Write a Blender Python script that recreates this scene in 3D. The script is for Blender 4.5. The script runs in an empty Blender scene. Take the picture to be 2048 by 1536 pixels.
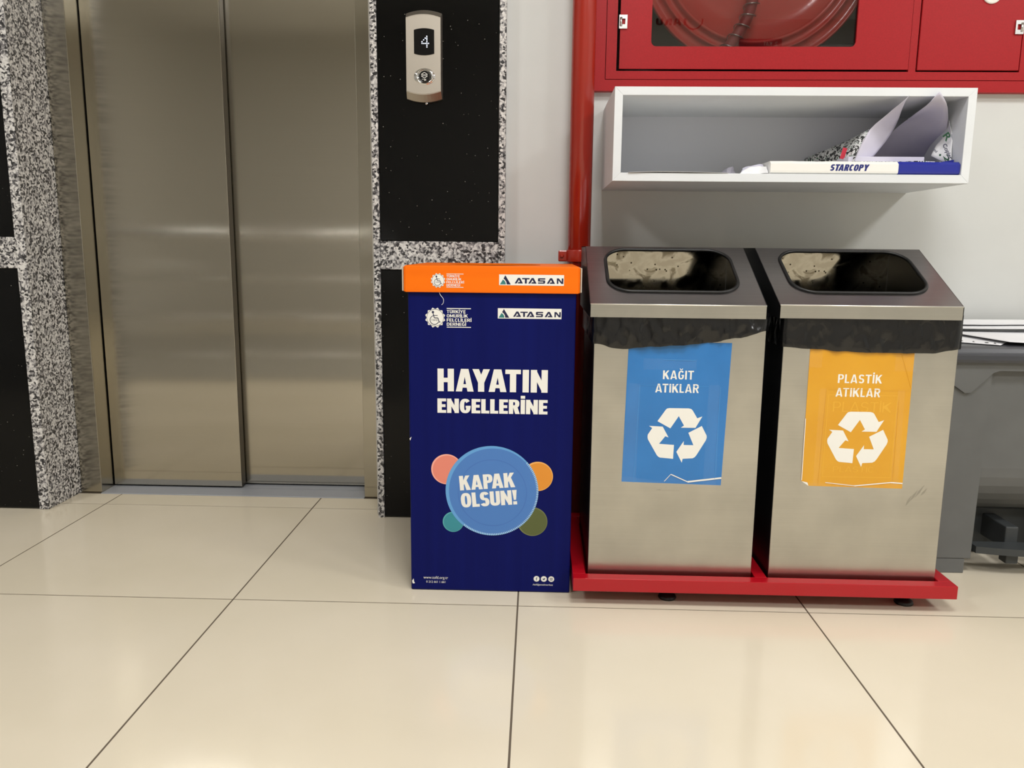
import bpy, bmesh, math, random
from mathutils import Vector, Matrix, noise
random.seed(7)
scene = bpy.context.scene
COL = scene.collection

# ------------------------------------------------------------------ camera
F_PX, PITCH, YAW, ROLL, CAM_H = 1592.33, .168006, .029795, .010118, .73399
def cam_basis():
    f = Vector((-math.sin(YAW)*math.cos(PITCH), math.cos(YAW)*math.cos(PITCH), -math.sin(PITCH)))
    r = Vector((math.cos(YAW), math.sin(YAW), 0)); u = r.cross(f)
    c, s = math.cos(ROLL), math.sin(ROLL)
    return c*r+s*u, -s*r+c*u, f
CR, CU, CF = cam_basis()
cam_data = bpy.data.cameras.new('camera'); cam = bpy.data.objects.new('camera', cam_data); COL.objects.link(cam)
cam_data.sensor_fit = 'HORIZONTAL'; cam_data.sensor_width = 36; cam_data.lens = F_PX/2048*36; cam_data.clip_start = .02
m = Matrix((CR, CU, -CF)).transposed().to_4x4(); m.translation = (0, 0, CAM_H); cam.matrix_world = m
scene.camera = cam
def at(px, py, y):
    """world point at depth y that is seen at a photograph pixel"""
    d = CR*((px-1024)/F_PX)-CU*((py-768)/F_PX)+CF
    return Vector((0, 0, CAM_H))+d*(y/d.y)

# ------------------------------------------------------------------ world, exposure
world = bpy.data.worlds.new('world'); scene.world = world; world.use_nodes = True
bg = world.node_tree.nodes['Background']; bg.inputs[0].default_value = (.9, .95, 1, 1); bg.inputs[1].default_value = .05
vs = scene.view_settings
vs.view_transform = 'Standard'; vs.look = 'None'; vs.gamma = 1; vs.use_curve_mapping = False; vs.exposure = -0.12
CEIL = 2.75
# ceiling LED panels: x, y, watts
LAMPS = [(2.7, .3, 40), (2.7, -1.3, 42), (.3, .3, 32), (.3, -1.3, 36), (-2.1, .3, 30)]
LAMP_COL = (.985, .99, 1.0)

# ------------------------------------------------------------------ helpers
def lin(c):
    return tuple((v/255/12.92 if v/255 <= .04045 else ((v/255+.055)/1.055)**2.4) for v in c)
ORG = {}
def finish(ob, parent, org, label, cat, group, kind):
    if parent is not None: ob.parent = parent
    ORG[ob.name] = org
    if label: ob['label'] = label
    if cat: ob['category'] = cat
    if group: ob['group'] = group
    if kind: ob['kind'] = kind
    return ob
def obj(name, bm, mat, parent=None, label=None, cat=None, group=None, kind=None, smooth=False, solid=0, solid_off=-1):
    """one mesh object; vertices arrive in world metres"""
    if isinstance(bm, bpy.types.Mesh): me = bm
    else:
        me = bpy.data.meshes.new(name); bm.to_mesh(me); bm.free()
    if parent is not None: org = ORG[parent.name]
    else:
        co = [v.co for v in me.vertices]
        org = Vector(((min(c.x for c in co)+max(c.x for c in co))/2, (min(c.y for c in co)+max(c.y for c in co))/2, min(c.z for c in co)))
    me.transform(Matrix.Translation(-org))
    for mm in (mat if isinstance(mat, (list, tuple)) else [mat]): me.materials.append(mm)
    if smooth:
        for p in me.polygons: p.use_smooth = True
    ob = bpy.data.objects.new(name, me); COL.objects.link(ob)
    if parent is None: ob.location = org
    if solid:
        md = ob.modifiers.new('solid', 'SOLIDIFY'); md.thickness = solid; md.offset = solid_off
    return finish(ob, parent, org, label, cat, group, kind)
def thing(name, loc, label=None, cat=None, group=None, kind=None):
    ob = bpy.data.objects.new(name, None); COL.objects.link(ob); ob.location = loc; ob.empty_display_size = .05
    return finish(ob, None, Vector(loc), label, cat, group, kind)
def BM(): return bmesh.new()
def add_box(bm, x0, x1, y0, y1, z0, z1, bev=0, seg=2):
    r = bmesh.ops.create_cube(bm, size=1)['verts']
    for v in r:
        v.co = Vector((x0+(v.co.x+.5)*(x1-x0), y0+(v.co.y+.5)*(y1-y0), z0+(v.co.z+.5)*(z1-z0)))
    if bev:
        es = list({e for v in r for e in v.link_edges})
        bmesh.ops.bevel(bm, geom=es, offset=bev, segments=seg, affect='EDGES', profile=.5)
    return bm
def box(*a, **k): return add_box(BM(), *a, **k)
def add_prism(bm, pts, y0, y1):
    """polygon of (x, z) extruded from y0 (front) to y1"""
    a = [bm.verts.new((x, y0, z)) for x, z in pts]; b = [bm.verts.new((x, y1, z)) for x, z in pts]
    n = len(pts); bm.faces.new(a); bm.faces.new(b[::-1])
    for i in range(n): bm.faces.new((a[i], b[i], b[(i+1) % n], a[(i+1) % n]))
    bmesh.ops.recalc_face_normals(bm, faces=bm.faces[:])
    return bm
def add_prism_x(bm, pts, x0, x1):
    a = [bm.verts.new((x0, y, z)) for y, z in pts]; b = [bm.verts.new((x1, y, z)) for y, z in pts]
    n = len(pts); bm.faces.new(a); bm.faces.new(b[::-1])
    for i in range(n): bm.faces.new((a[i], b[i], b[(i+1) % n], a[(i+1) % n]))
    bmesh.ops.recalc_face_normals(bm, faces=bm.faces[:])
    return bm
def add_lathe(bm, prof, c, axis='z', n=40):
    """prof: (r, h) list, turned round an axis through c"""
    rings = []
    for r, h in prof:
        ring = []
        for k in range(n):
            a = 2*math.pi*k/n
            p = (r*math.cos(a), r*math.sin(a), h)
            if axis == 'y': p = (p[0], p[2], p[1])
            ring.append(bm.verts.new((c[0]+p[0], c[1]+p[1], c[2]+p[2])))
        rings.append(ring)
    for i in range(len(rings)-1):
        for k in range(n): bm.faces.new((rings[i][k], rings[i][(k+1) % n], rings[i+1][(k+1) % n], rings[i+1][k]))
    for ring, (r, h) in ((rings[0], prof[0]), (rings[-1], prof[-1])):
        if r > 1e-6: bm.faces.new(ring)
    bmesh.ops.remove_doubles(bm, verts=bm.verts[:], dist=1e-7)
    bmesh.ops.recalc_face_normals(bm, faces=bm.faces[:])
    return bm
def add_tube(bm, pts, r, n=10, closed=False):
    pts = [Vector(p) for p in pts]; rings = []; N = len(pts); up = None
    for i, p in enumerate(pts):
        if closed: t = (pts[(i+1) % N]-pts[i-1]).normalized()
        else: t = (pts[min(i+1, N-1)]-pts[max(i-1, 0)]).normalized()
        if up is None:
            up = t.cross(Vector((0, 0, 1)) if abs(t.z) < .9 else Vector((1, 0, 0))).normalized()
        else: up = (up-t*up.dot(t)).normalized()
        w = t.cross(up)
        rings.append([bm.verts.new(p+(up*math.cos(2*math.pi*k/n)+w*math.sin(2*math.pi*k/n))*r) for k in range(n)])
    M = N if closed else N-1
    for i in range(M):
        A, B = rings[i], rings[(i+1) % N]
        for k in range(n): bm.faces.new((A[k], A[(k+1) % n], B[(k+1) % n], B[k]))
    if not closed: bm.faces.new(rings[0][::-1]); bm.faces.new(rings[-1])
    bmesh.ops.recalc_face_normals(bm, faces=bm.faces[:])
    return bm
def rrect(x0, x1, z0, z1, r, n=8):
    out = []
    for cx, cz, a0 in ((x1-r, z1-r, 0), (x0+r, z1-r, 90), (x0+r, z0+r, 180), (x1-r, z0+r, 270)):
        for k in range(n+1):
            a = math.radians(a0+90*k/n); out.append((cx+r*math.cos(a), cz+r*math.sin(a)))
    return out
def ring_plate(outer, inner):
    """two point lists of equal length -> quads between them (2D)"""
    return [(outer[i], outer[(i+1) % len(outer)], inner[(i+1) % len(inner)], inner[i]) for i in range(len(outer))]
def rect_like(x0, x1, z0, z1, n=8):
    """rectangle outline sampled to match rrect's points"""
    out = []
    for cx, cz in ((x1, z1), (x0, z1), (x0, z0), (x1, z0)): out += [(cx, cz)]*(n+1)
    return out
def add_plate(bm, polys, y0, y1):
    """2D polygons (x, z) as a plate between y0 and y1"""
    n0 = len(bm.verts)
    vs_ = {}
    def V(p):
        k = (round(p[0], 6), round(p[1], 6))
        if k not in vs_: vs_[k] = bm.verts.new((p[0], y0, p[1]))
        return vs_[k]
    fs = []
    for poly in polys:
        vv = []
        for p in poly:
            v = V(p)
            if v not in vv: vv.append(v)
        if len(vv) >= 3:
            try: fs.append(bm.faces.new(vv))
            except ValueError: pass
    bmesh.ops.recalc_face_normals(bm, faces=fs)
    for f in fs:
        if f.normal.y > 0: bmesh.ops.reverse_faces(bm, faces=[f])
    r = bmesh.ops.extrude_face_region(bm, geom=fs)
    nv = [g for g in r['geom'] if isinstance(g, bmesh.types.BMVert)]
    nf = [g for g in r['geom'] if isinstance(g, bmesh.types.BMFace)]
    for v in nv: v.co.y = y1
    bmesh.ops.recalc_face_normals(bm, faces=bm.faces[:])
    return bm
def add_flat(bm, polys, y):
    """printed shapes: flat faces looking at -y"""
    for i, poly in enumerate(polys):
        f = bm.faces.new([bm.verts.new((p[0], y-6e-6*(i % 16), p[1])) for p in poly]); f.normal_update()
        if f.normal.y > 0: f.normal_flip()
    return bm
def flat(polys, y): return add_flat(BM(), polys, y)
def disc(cx, cz, r, n=56): return [(cx+r*math.cos(2*math.pi*k/n), cz+r*math.sin(2*math.pi*k/n)) for k in range(n)]
def annulus(cx, cz, r0, r1, a0=0, a1=360, n=60):
    out = []
    for k in range(n):
        a, b = math.radians(a0+(a1-a0)*k/n), math.radians(a0+(a1-a0)*(k+1)/n)
        out.append([(cx+r0*math.cos(a), cz+r0*math.sin(a)), (cx+r1*math.cos(a), cz+r1*math.sin(a)), (cx+r1*math.cos(b), cz+r1*math.sin(b)), (cx+r0*math.cos(b), cz+r0*math.sin(b))])
    return out
def bar(p, q, w):
    d = Vector((q[0]-p[0], q[1]-p[1])).normalized()*w/2; nx, nz = -d.y, d.x
    return [(p[0]+nx, p[1]+nz), (p[0]-nx, p[1]-nz), (q[0]-nx, q[1]-nz), (q[0]+nx, q[1]+nz)]

# ------------------------------------------------------------------ drawn lettering (stroke alphabet with Turkish marks)
def squircle(cx, cz, rx, rz, a, n):
    c, s = math.cos(a), math.sin(a)
    return (cx+rx*math.copysign(abs(c)**(2/n), c), cz+rz*math.copysign(abs(s)**(2/n), s))
def arcband(x0, x1, z0, z1, s, b, a0, a1, n=2.5, k=22):
    cx, cz, rx, rz = (x0+x1)/2, (z0+z1)/2, (x1-x0)/2, (z1-z0)/2; out = []
    for i in range(k):
        A, B = math.radians(a0+(a1-a0)*i/k), math.radians(a0+(a1-a0)*(i+1)/k)
        out.append([squircle(cx, cz, rx, rz, A, n), squircle(cx, cz, rx, rz, B, n), squircle(cx, cz, rx-s, rz-b, B, n), squircle(cx, cz, rx-s, rz-b, A, n)])
    return out
def R(x0, x1, z0, z1): return [(x0, z0), (x1, z0), (x1, z1), (x0, z1)]
WID = dict(H=.66, A=.72, Y=.70, T=.62, N=.68, E=.5, L=.46, G=.62, R=.62, K=.66, P=.59, O=.64, S=.57, U=.62, C=.58, D=.62, F=.48, M=.8)
def glyph(ch, s, b):
    base = {'İ': 'I', 'Ğ': 'G', 'Ü': 'U', 'Ç': 'C'}.get(ch, ch)
    W = WID.get(base, s); P = []
    if base == 'H': P = [R(0, s, 0, 1), R(W-s, W, 0, 1), R(s, W-s, .5-b/2, .5+b/2)]
    elif base == 'A':
        a = s*1.2; e = a-s*.84; P = [[(0, 0), (s, 0), (W/2+a/2-e, 1), (W/2-a/2, 1)], [(W-s, 0), (W, 0), (W/2+a/2, 1), (W/2-a/2+e, 1)], R(s*.85, W-s*.85, .17, .17+b*.8)]
    elif base == 'Y': P = [[(0, 1), (s*1.05, 1), (W/2+s/2, .40), (W/2-s/2, .40)], [(W-s*1.05, 1), (W, 1), (W/2+s/2, .40), (W/2-s/2, .40)], R(W/2-s/2, W/2+s/2, 0, .42)]
    elif base == 'T': P = [R(0, W, 1-b, 1), R(W/2-s/2, W/2+s/2, 0, 1-b)]
    elif base == 'I': P = [R(0, s, 0, 1)]
    elif base == 'N': P = [R(0, s, 0, 1), R(W-s, W, 0, 1), [(0, 1), (s*.85, 1), (W, 0), (W-s*.85, 0)]]
    elif base == 'E': P = [R(0, s, 0, 1), R(s, W, 0, b), R(s, W, 1-b, 1), R(s, W*.93, .5-b/2, .5+b/2)]
    elif base == 'F': P = [R(0, s, 0, 1), R(s, W, 1-b, 1), R(s, W*.93, .48-b/2, .48+b/2)]
    elif base == 'L': P = [R(0, s, 0, 1), R(s, W, 0, b)]
    elif base == 'K': P = [R(0, s, 0, 1), [(s*.9, .32), (s*.9, .62), (W-s*1.05, 1), (W, 1)], [(s*1.2, .44), (s*1.2+.13, .74), (W+.02, 0), (W-s*1.05, 0)]]
    elif base == 'P': P = [R(0, s, 0, 1), R(s, W*.5, 1-b*.9, 1), R(s, W*.5, .40, .40+b*.9)]+arcband(0, W, .40, 1, s, b*.9, -90, 90)
    elif base == 'R': P = [R(0, s, 0, 1), R(s, W*.5, 1-b*.9, 1), R(s, W*.5, .42, .42+b*.9)]+arcband(0, W*.97, .42, 1, s, b*.9, -90, 90)+[[(W*.40, .46), (W*.40+s*1.0, .46), (W+.01, 0), (W-s*1.02, 0)]]
    elif base == 'O': P = arcband(0, W, 0, 1, s, b, 0, 360, k=40)
    elif base == 'C': P = arcband(0, W, 0, 1, s, b, 38, 322, k=34)
    elif base == 'G': P = arcband(0, W, 0, 1, s, b, 38, 360, k=36)+[R(W-s, W, .40, .52), R(W*.54, W-s*.5, .52-b*.75, .52)]
    elif base == 'U': P = [R(0, s, .3, 1), R(W-s, W, .3, 1)]+arcband(0, W, 0, .62, s, b, 180, 360)
    elif base == 'D': P = [R(0, s, 0, 1), R(s, W*.5, 1-b, 1), R(s, W*.5, 0, b)]+arcband(-W*.1, W, 0, 1, s, b, -90, 90)
    elif base == 'S':
        q = b*.92; P = arcband(0, W, .5-q/2, 1, s, q, 22, 270, 2.3)+arcband(0, W, 0, .5+q/2, s, q, 90, -158, 2.3)
    elif base == 'M': P = [R(0, s*.9, 0, 1), R(W-s*.9, W, 0, 1), [(0, 1), (s*1.05, 1), (W/2+s*.5, .15), (W/2-s*.5, .15)], [(W-s*1.05, 1), (W, 1), (W/2+s*.5, .15), (W/2-s*.5, .15)]]
    elif base == '!': P = [[(0, 1), (s*1.15, 1), (s*.85, .32), (s*.3, .32)], R(s*.1, s*1.05, 0, .22)]; W = s*1.15
    elif base == '2': P = arcband(0, .55, .42, 1, s, b, 170, -40)+[[(0, b), (s*1.2, b), (.55, .62), (.5-s*.6, .56)], R(0, .56, 0, b)]; W = .56
    elif base == '.': P = [R(0, s, 0, s)]
    elif base == ' ': W = .28
    if ch == 'İ': P = P+[R(0, s, 1.07, 1.07+min(s, .2))]
    if ch == 'Ğ': P = P+arcband(W*.22, W*.78, 1.06, 1.42, b*.55, b*.55, 180, 360, 2, 10)
    if ch == 'Ü': P = P+[R(W*.12, W*.12+s*.85, 1.07, 1.07+s*.8), R(W*.88-s*.85, W*.88, 1.07, 1.07+s*.8)]
    if ch == 'Ç': P = P+[[(W*.42, 0), (W*.42+s*.8, 0), (W*.36+s*.4, -.2), (W*.36, -.2)]]
    return P, W
def letters(text, x0, x1, z0, h, s=.2, b=.17, gap=.1, rot=0, shear=0, mirror=False):
    """polygons of a line of capitals fitted into x0..x1 with cap height h on baseline z0"""
    polys, x = [], 0
    for i_, ch in enumerate(text):
        P, W = glyph(ch, s, b)
        polys += [[(px+x, pz) for px, pz in p] for p in P]; x += W+gap-(.5*s if text[i_:i_+2] in ('AY', 'YA', 'AT', 'TA', 'PA', 'LT') else 0)
    x -= gap; k = (x1-x0)/x; c, sn = math.cos(rot), math.sin(rot); out = []
    for p in polys:
        q = []
        for px, pz in p:
            X = (px+shear*(pz-.0))*k; Z = pz*h
            if mirror: X = (x1-x0)-X
            q.append((x0+X*c-Z*sn, z0+X*sn+Z*c))
        out.append(q)
    return out
def font_polys(text, x0, x1, z0, h, shear=0, offset=0):
    """small lower-case print from Blender's own built-in font, as polygons"""
    cu = bpy.data.curves.new('t', 'FONT'); cu.body = text; cu.size = 1; cu.resolution_u = 3; cu.shear = shear; cu.offset = offset
    ob = bpy.data.objects.new('t', cu); me = bpy.data.meshes.new_from_object(ob)
    xs = [v.co.x for v in me.vertices]; a, b_ = min(xs), max(xs); k = (x1-x0)/(b_-a)
    out = [[(x0+(me.vertices[i].co.x-a)*k, z0+me.vertices[i].co.y*h/.7) for i in p.vertices] for p in me.polygons]
    bpy.data.objects.remove(ob); bpy.data.curves.remove(cu); bpy.data.meshes.remove(me)
    return out

# ------------------------------------------------------------------ materials
def mat(name, rgb, rough=.5, metal=0, spec=None, emit=None, estr=0, coat=0, lin_in=False):
    m_ = bpy.data.materials.new(name); m_.use_nodes = True; b_ = m_.node_tree.nodes['Principled BSDF']
    c = rgb if lin_in else lin(rgb)
    b_.inputs['Base Color'].default_value = (*c, 1); b_.inputs['Roughness'].default_value = rough; b_.inputs['Metallic'].default_value = metal
    if spec is not None: b_.inputs['Specular IOR Level'].default_value = spec
    if coat: b_.inputs['Coat Weight'].default_value = coat; b_.inputs['Coat Roughness'].default_value = .08
    if emit: b_.inputs['Emission Color'].default_value = (*lin(emit), 1); b_.inputs['Emission Strength'].default_value = estr
    m_.diffuse_color = (*c, 1)
    return m_
class NT:
    def __init__(s, m_): s.t = m_.node_tree; s.b = s.t.nodes['Principled BSDF']
    def n(s, typ, **k):
        nd = s.t.nodes.new(typ)
        for a, v in k.items():
            if a in nd.inputs.keys(): nd.inputs[a].default_value = v
            else: setattr(nd, a, v)
        return nd
    def l(s, a, b_): s.t.links.new(a, b_)
    def coord(s, scale=(1, 1, 1), kind='Object'):
        tc = s.n('ShaderNodeTexCoord'); mp = s.n('ShaderNodeMapping'); mp.inputs['Scale'].default_value = scale
        s.l(tc.outputs[kind], mp.inputs[0]); return mp.outputs[0]
    def ramp(s, fac, stops, interp='LINEAR'):
        r = s.n('ShaderNodeValToRGB'); r.color_ramp.interpolation = interp
        el = r.color_ramp.elements
        while len(el) < len(stops): el.new(.5)
        for e, (p, c) in zip(el, stops): e.position = p; e.color = (*c, 1) if len(c) == 3 else c
        s.l(fac, r.inputs[0]); return r.outputs[0]
    def bump(s, h, strength=.2, dist=.002):
        b_ = s.n('ShaderNodeBump'); b_.inputs['Strength'].default_value = strength; b_.inputs['Distance'].default_value = dist
        s.l(h, b_.inputs['Height']); s.l(b_.outputs[0], s.b.inputs['Normal'])
def noisy(name, rgb, rgb2, scale, rough=.5, metal=0, stretch=(1, 1, 1), detail=4, lo=.35, hi=.65, bump=0, bdist=.001, r2=None, spec=None, coat=0):
    m_ = mat(name, rgb, rough, metal, spec, coat=coat); t = NT(m_); c = t.coord(stretch)
    nz = t.n('ShaderNodeTexNoise'); nz.inputs['Scale'].default_value = scale; nz.inputs['Detail'].default_value = detail; t.l(c, nz.inputs['Vector'])
    t.l(t.ramp(nz.outputs['Fac'], [(lo, lin(rgb)), (hi, lin(rgb2))]), t.b.inputs['Base Color'])
    if r2 is not None: t.l(t.ramp(nz.outputs['Fac'], [(lo, (rough,)*3), (hi, (r2,)*3)]), t.b.inputs['Roughness'])
    if bump: t.bump(nz.outputs['Fac'], bump, bdist)
    return m_
M = {}
M['tile'] = noisy('polished_cream_tile', (217, 206, 183), (223, 212, 191), 2.2, .12, r2=.16)
M['grout'] = mat('brown_grout', (96, 84, 70), .8)
M['wall'] = noisy('white_wall_paint', (209, 210, 207), (202, 203, 200), 3, .5, bump=.05, bdist=.002)
M['ceil'] = mat('ceiling_white', (225, 224, 220), .8)
M['far'] = mat('far_wall_grey', (198, 195, 188), .7)
def granite():
    m_ = mat('speckled_grey_granite', (150, 148, 148), .3); t = NT(m_); c = t.coord((1, 1, 1))
    n1 = t.n('ShaderNodeTexNoise'); n1.inputs['Scale'].default_value = 60; n1.inputs['Detail'].default_value = 2; t.l(c, n1.inputs['Vector'])
    mx = t.n('ShaderNodeMixRGB', blend_type='ADD'); mx.inputs[0].default_value = .012; t.l(c, mx.inputs[1]); t.l(n1.outputs['Color'], mx.inputs[2])
    v = t.n('ShaderNodeTexVoronoi'); v.inputs['Scale'].default_value = 190; t.l(mx.outputs[0], v.inputs['Vector'])
    sp = t.n('ShaderNodeSeparateColor'); t.l(v.outputs['Color'], sp.inputs[0])
    n2 = t.n('ShaderNodeTexNoise'); n2.inputs['Scale'].default_value = 130; n2.inputs['Detail'].default_value = 3; t.l(c, n2.inputs['Vector'])
    ad = t.n('ShaderNodeMath', operation='ADD'); t.l(sp.outputs[0], ad.inputs[0]); t.l(n2.outputs['Fac'], ad.inputs[1])
    hf = t.n('ShaderNodeMath', operation='MULTIPLY'); hf.inputs[1].default_value = .5; t.l(ad.outputs[0], hf.inputs[0])
    t.l(t.ramp(hf.outputs[0], [(.30, lin((44, 43, 44))), (.40, lin((92, 90, 92))), (.46, lin((150, 147, 147))), (.58, lin((192, 189, 186))), (.7, lin((222, 219, 215)))]), t.b.inputs['Base Color'])
    return m_
M['granite'] = granite()
def blackstone():
    m_ = mat('polished_black_stone', (9, 9, 9), .12, spec=.22); t = NT(m_); c = t.coord()
    v = t.n('ShaderNodeTexVoronoi'); v.inputs['Scale'].default_value = 55; t.l(c, v.inputs['Vector'])
    n = t.n('ShaderNodeTexNoise'); n.inputs['Scale'].default_value = 14; t.l(c, n.inputs['Vector'])
    a = t.n('ShaderNodeMath', operation='MULTIPLY'); a.inputs[1].default_value = .05; t.l(n.outputs['Fac'], a.inputs[0])
    s_ = t.n('ShaderNodeMath', operation='SUBTRACT'); t.l(v.outputs['Distance'], s_.inputs[0]); t.l(a.outputs[0], s_.inputs[1])
    t.l(t.ramp(s_.outputs[0], [(.0, lin((150, 148, 140))), (.035, lin((60, 58, 52))), (.06, lin((8, 8, 8)))]), t.b.inputs['Base Color'])
    return m_
M['black'] = blackstone()
def steel(name, rgb, rough, aniso=0, rot=0, bump=.0, streak=(1, 1, 400), smudge=.06, wav=0, con=.08):
    m_ = mat(name, rgb, rough, 1); t = NT(m_); c = t.coord(streak)
    nz = t.n('ShaderNodeTexNoise'); nz.inputs['Scale'].default_value = 2; nz.inputs['Detail'].default_value = 3; t.l(c, nz.inputs['Vector'])
    c2 = t.coord((1, 1, 1)); n2 = t.n('ShaderNodeTexNoise'); n2.inputs['Scale'].default_value = 9; n2.inputs['Detail'].default_value = 5; t.l(c2, n2.inputs['Vector'])
    L_ = lin(rgb); d = tuple(x*(1-con) for x in L_); e = tuple(min(1, x*(1+con)) for x in L_)
    mx = t.n('ShaderNodeMixRGB', blend_type='MULTIPLY'); mx.inputs[0].default_value = 1
    t.l(t.ramp(nz.outputs['Fac'], [(.3, d), (.7, e)]), mx.inputs[1])
    t.l(t.ramp(n2.outputs['Fac'], [(.35, (1-smudge*2,)*3), (.6, (1, 1, 1))]), mx.inputs[2]); t.l(mx.outputs[0], t.b.inputs['Base Color'])
    if smudge: t.l(t.ramp(n2.outputs['Fac'], [(.3, (rough*1.12,)*3), (.7, (rough*.92,)*3)]), t.b.inputs['Roughness'])
    if aniso:
        t.b.inputs['Anisotropic'].default_value = aniso; t.b.inputs['Anisotropic Rotation'].default_value = rot
        tg = t.n('ShaderNodeTangent', direction_type='RADIAL', axis='Z'); t.l(tg.outputs[0], t.b.inputs['Tangent'])
    if wav:
        n3 = t.n('ShaderNodeTexNoise'); n3.inputs['Scale'].default_value = 2.2; n3.inputs['Detail'].default_value = 0; t.l(c2, n3.inputs['Vector']); t.bump(n3.outputs['Fac'], wav, .01)
    return m_
M['door'] = steel('brushed_door_steel', (188, 183, 171), .13, .97, 0, smudge=.0, con=.015)
M['jamb'] = steel('brushed_jamb_steel', (174, 169, 156), .15, .95, 0, smudge=.0, con=.012)
M['binsteel'] = steel('satin_bin_steel', (194, 192, 185), .32, .6, 0, smudge=.05, con=.03)
M['lidsteel'] = steel('satin_lid_steel', (146, 143, 144), .3, .3, 0, streak=(1, 1, 200), smudge=.04, con=.03)
M['sill'] = mat('sill_aluminium', (168, 171, 178), .42, .35)
M['chrome'] = mat('chrome', (225, 225, 225), .08, 1)
M['callsteel'] = mat('call_panel_steel', (196, 188, 176), .42, 1)
M['edge'] = mat('bright_fold_edge', (240, 238, 230), .4, 1)
M['zinc'] = mat('zinc_hinge', (200, 200, 198), .3, 1)
M['screen'] = mat('black_screen', (6, 7, 10), .12)
M['button'] = mat('black_button', (14, 14, 15), .2)
M['led'] = mat('white_led', (255, 255, 255), .5, emit=(205, 225, 255), estr=2.2)
M['print_white'] = mat('white_print', (236, 234, 226), .5)
M['blue'] = noisy('navy_cardboard', (6, 14, 82), (8, 17, 88), 40, .45, stretch=(1, 1, .02), spec=.12)
M['orange'] = noisy('orange_cardboard', (240, 108, 0), (246, 114, 2), 40, .5, stretch=(.02, 1, 1), spec=.2)
M['kraft'] = mat('raw_cardboard_edge', (196, 184, 166), .8)
M['navy_print'] = mat('navy_print', (14, 20, 62), .5)
M['teal_print'] = mat('teal_print', (48, 120, 116), .5)
M['pipe'] = mat('red_pipe_paint', (158, 36, 20), .25, coat=.25)
M['red'] = noisy('red_cabinet_paint', (156, 10, 18), (166, 14, 22), 300, .45, spec=.3, bump=.08, bdist=.0005)
M['redframe'] = mat('red_stand_paint', (170, 14, 28), .28)
M['redreel'] = mat('red_reel_enamel', (206, 66, 58), .22, coat=.3)
M['redhose'] = mat('red_hose_rubber', (150, 34, 40), .5)
M['darkliner'] = mat('dark_cabinet_inside', (72, 62, 62), .6)
M['shelf'] = noisy('white_melamine', (226, 229, 231), (220, 223, 225), 6, .45)
M['shelfin'] = mat('shelf_back_board', (218, 220, 228), .6)
def bagmat():
    m_ = mat('black_bag_plastic', (12, 12, 13), .2, spec=.5); t = NT(m_); c = t.coord((1, 1, .55))
    n = t.n('ShaderNodeTexNoise'); n.inputs['Scale'].default_value = 22; n.inputs['Detail'].default_value = 2; t.l(c, n.inputs['Vector'])
    mx = t.n('ShaderNodeMixRGB', blend_type='ADD'); mx.inputs[0].default_value = .05; t.l(c, mx.inputs[1]); t.l(n.outputs['Color'], mx.inputs[2])
    v = t.n('ShaderNodeTexVoronoi', feature='DISTANCE_TO_EDGE'); v.inputs['Scale'].default_value = 34; t.l(mx.outputs[0], v.inputs['Vector'])
    ad = t.n('ShaderNodeMath', operation='ADD'); t.l(v.outputs['Distance'], ad.inputs[0]); t.l(n.outputs['Fac'], ad.inputs[1]); t.bump(ad.outputs[0], .38, .006)
    return m_
M['bag'] = bagmat()
M['rubber'] = mat('black_rubber', (14, 14, 15), .4)
M['blacksheet'] = mat('black_side_sheet', (15, 15, 18), .35)
M['signblue'] = noisy('blue_sign_paper', (34, 112, 180), (40, 120, 190), 8, .3, coat=.3)
M['signyellow'] = noisy('yellow_sign_paper', (214, 152, 26), (220, 160, 34), 8, .3, coat=.3)
M['signyellow2'] = mat('yellow_sign_emboss', (226, 170, 52), .3)
M['signblue2'] = mat('blue_sign_crease', (78, 152, 212), .25)
M['greybin'] = noisy('grey_bin_plastic', (100, 101, 100), (95, 96, 95), 12, .45, bump=.03)
M['greylid'] = mat('charcoal_lid_plastic', (62, 63, 68), .35)
M['greydark'] = mat('dark_pedal_plastic', (58, 61, 62), .45)
M['paper'] = noisy('white_paper', (238, 238, 238), (228, 228, 230), 5, .7)
M['paperlilac'] = noisy('pale_lilac_paper', (214, 211, 226), (204, 200, 216), 9, .7)
M['wrapblue'] = mat('blue_wrapper', (34, 44, 146), .28)
M['wrapwhite'] = mat('white_wrapper', (240, 238, 232), .32)
M['redprint'] = mat('red_print', (196, 40, 62), .5)
def wrapper():
    m_ = mat('printed_copier_wrapper', (230, 230, 230), .4); t = NT(m_); c = t.coord((1, .3, .45)); c.node.inputs['Rotation'].default_value = (0, .5, 0)
    w = t.n('ShaderNodeTexNoise'); w.inputs['Scale'].default_value = 260; w.inputs['Detail'].default_value = 1; w.inputs['Distortion'].default_value = .6; t.l(c, w.inputs['Vector'])
    t.l(t.ramp(w.outputs['Fac'], [(.44, lin((40, 42, 42))), (.47, lin((228, 228, 228))), (.63, lin((232, 232, 232))), (.645, lin((40, 92, 62)))], 'CONSTANT'), t.b.inputs['Base Color'])
    return m_
M['wrapper'] = wrapper()
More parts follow.
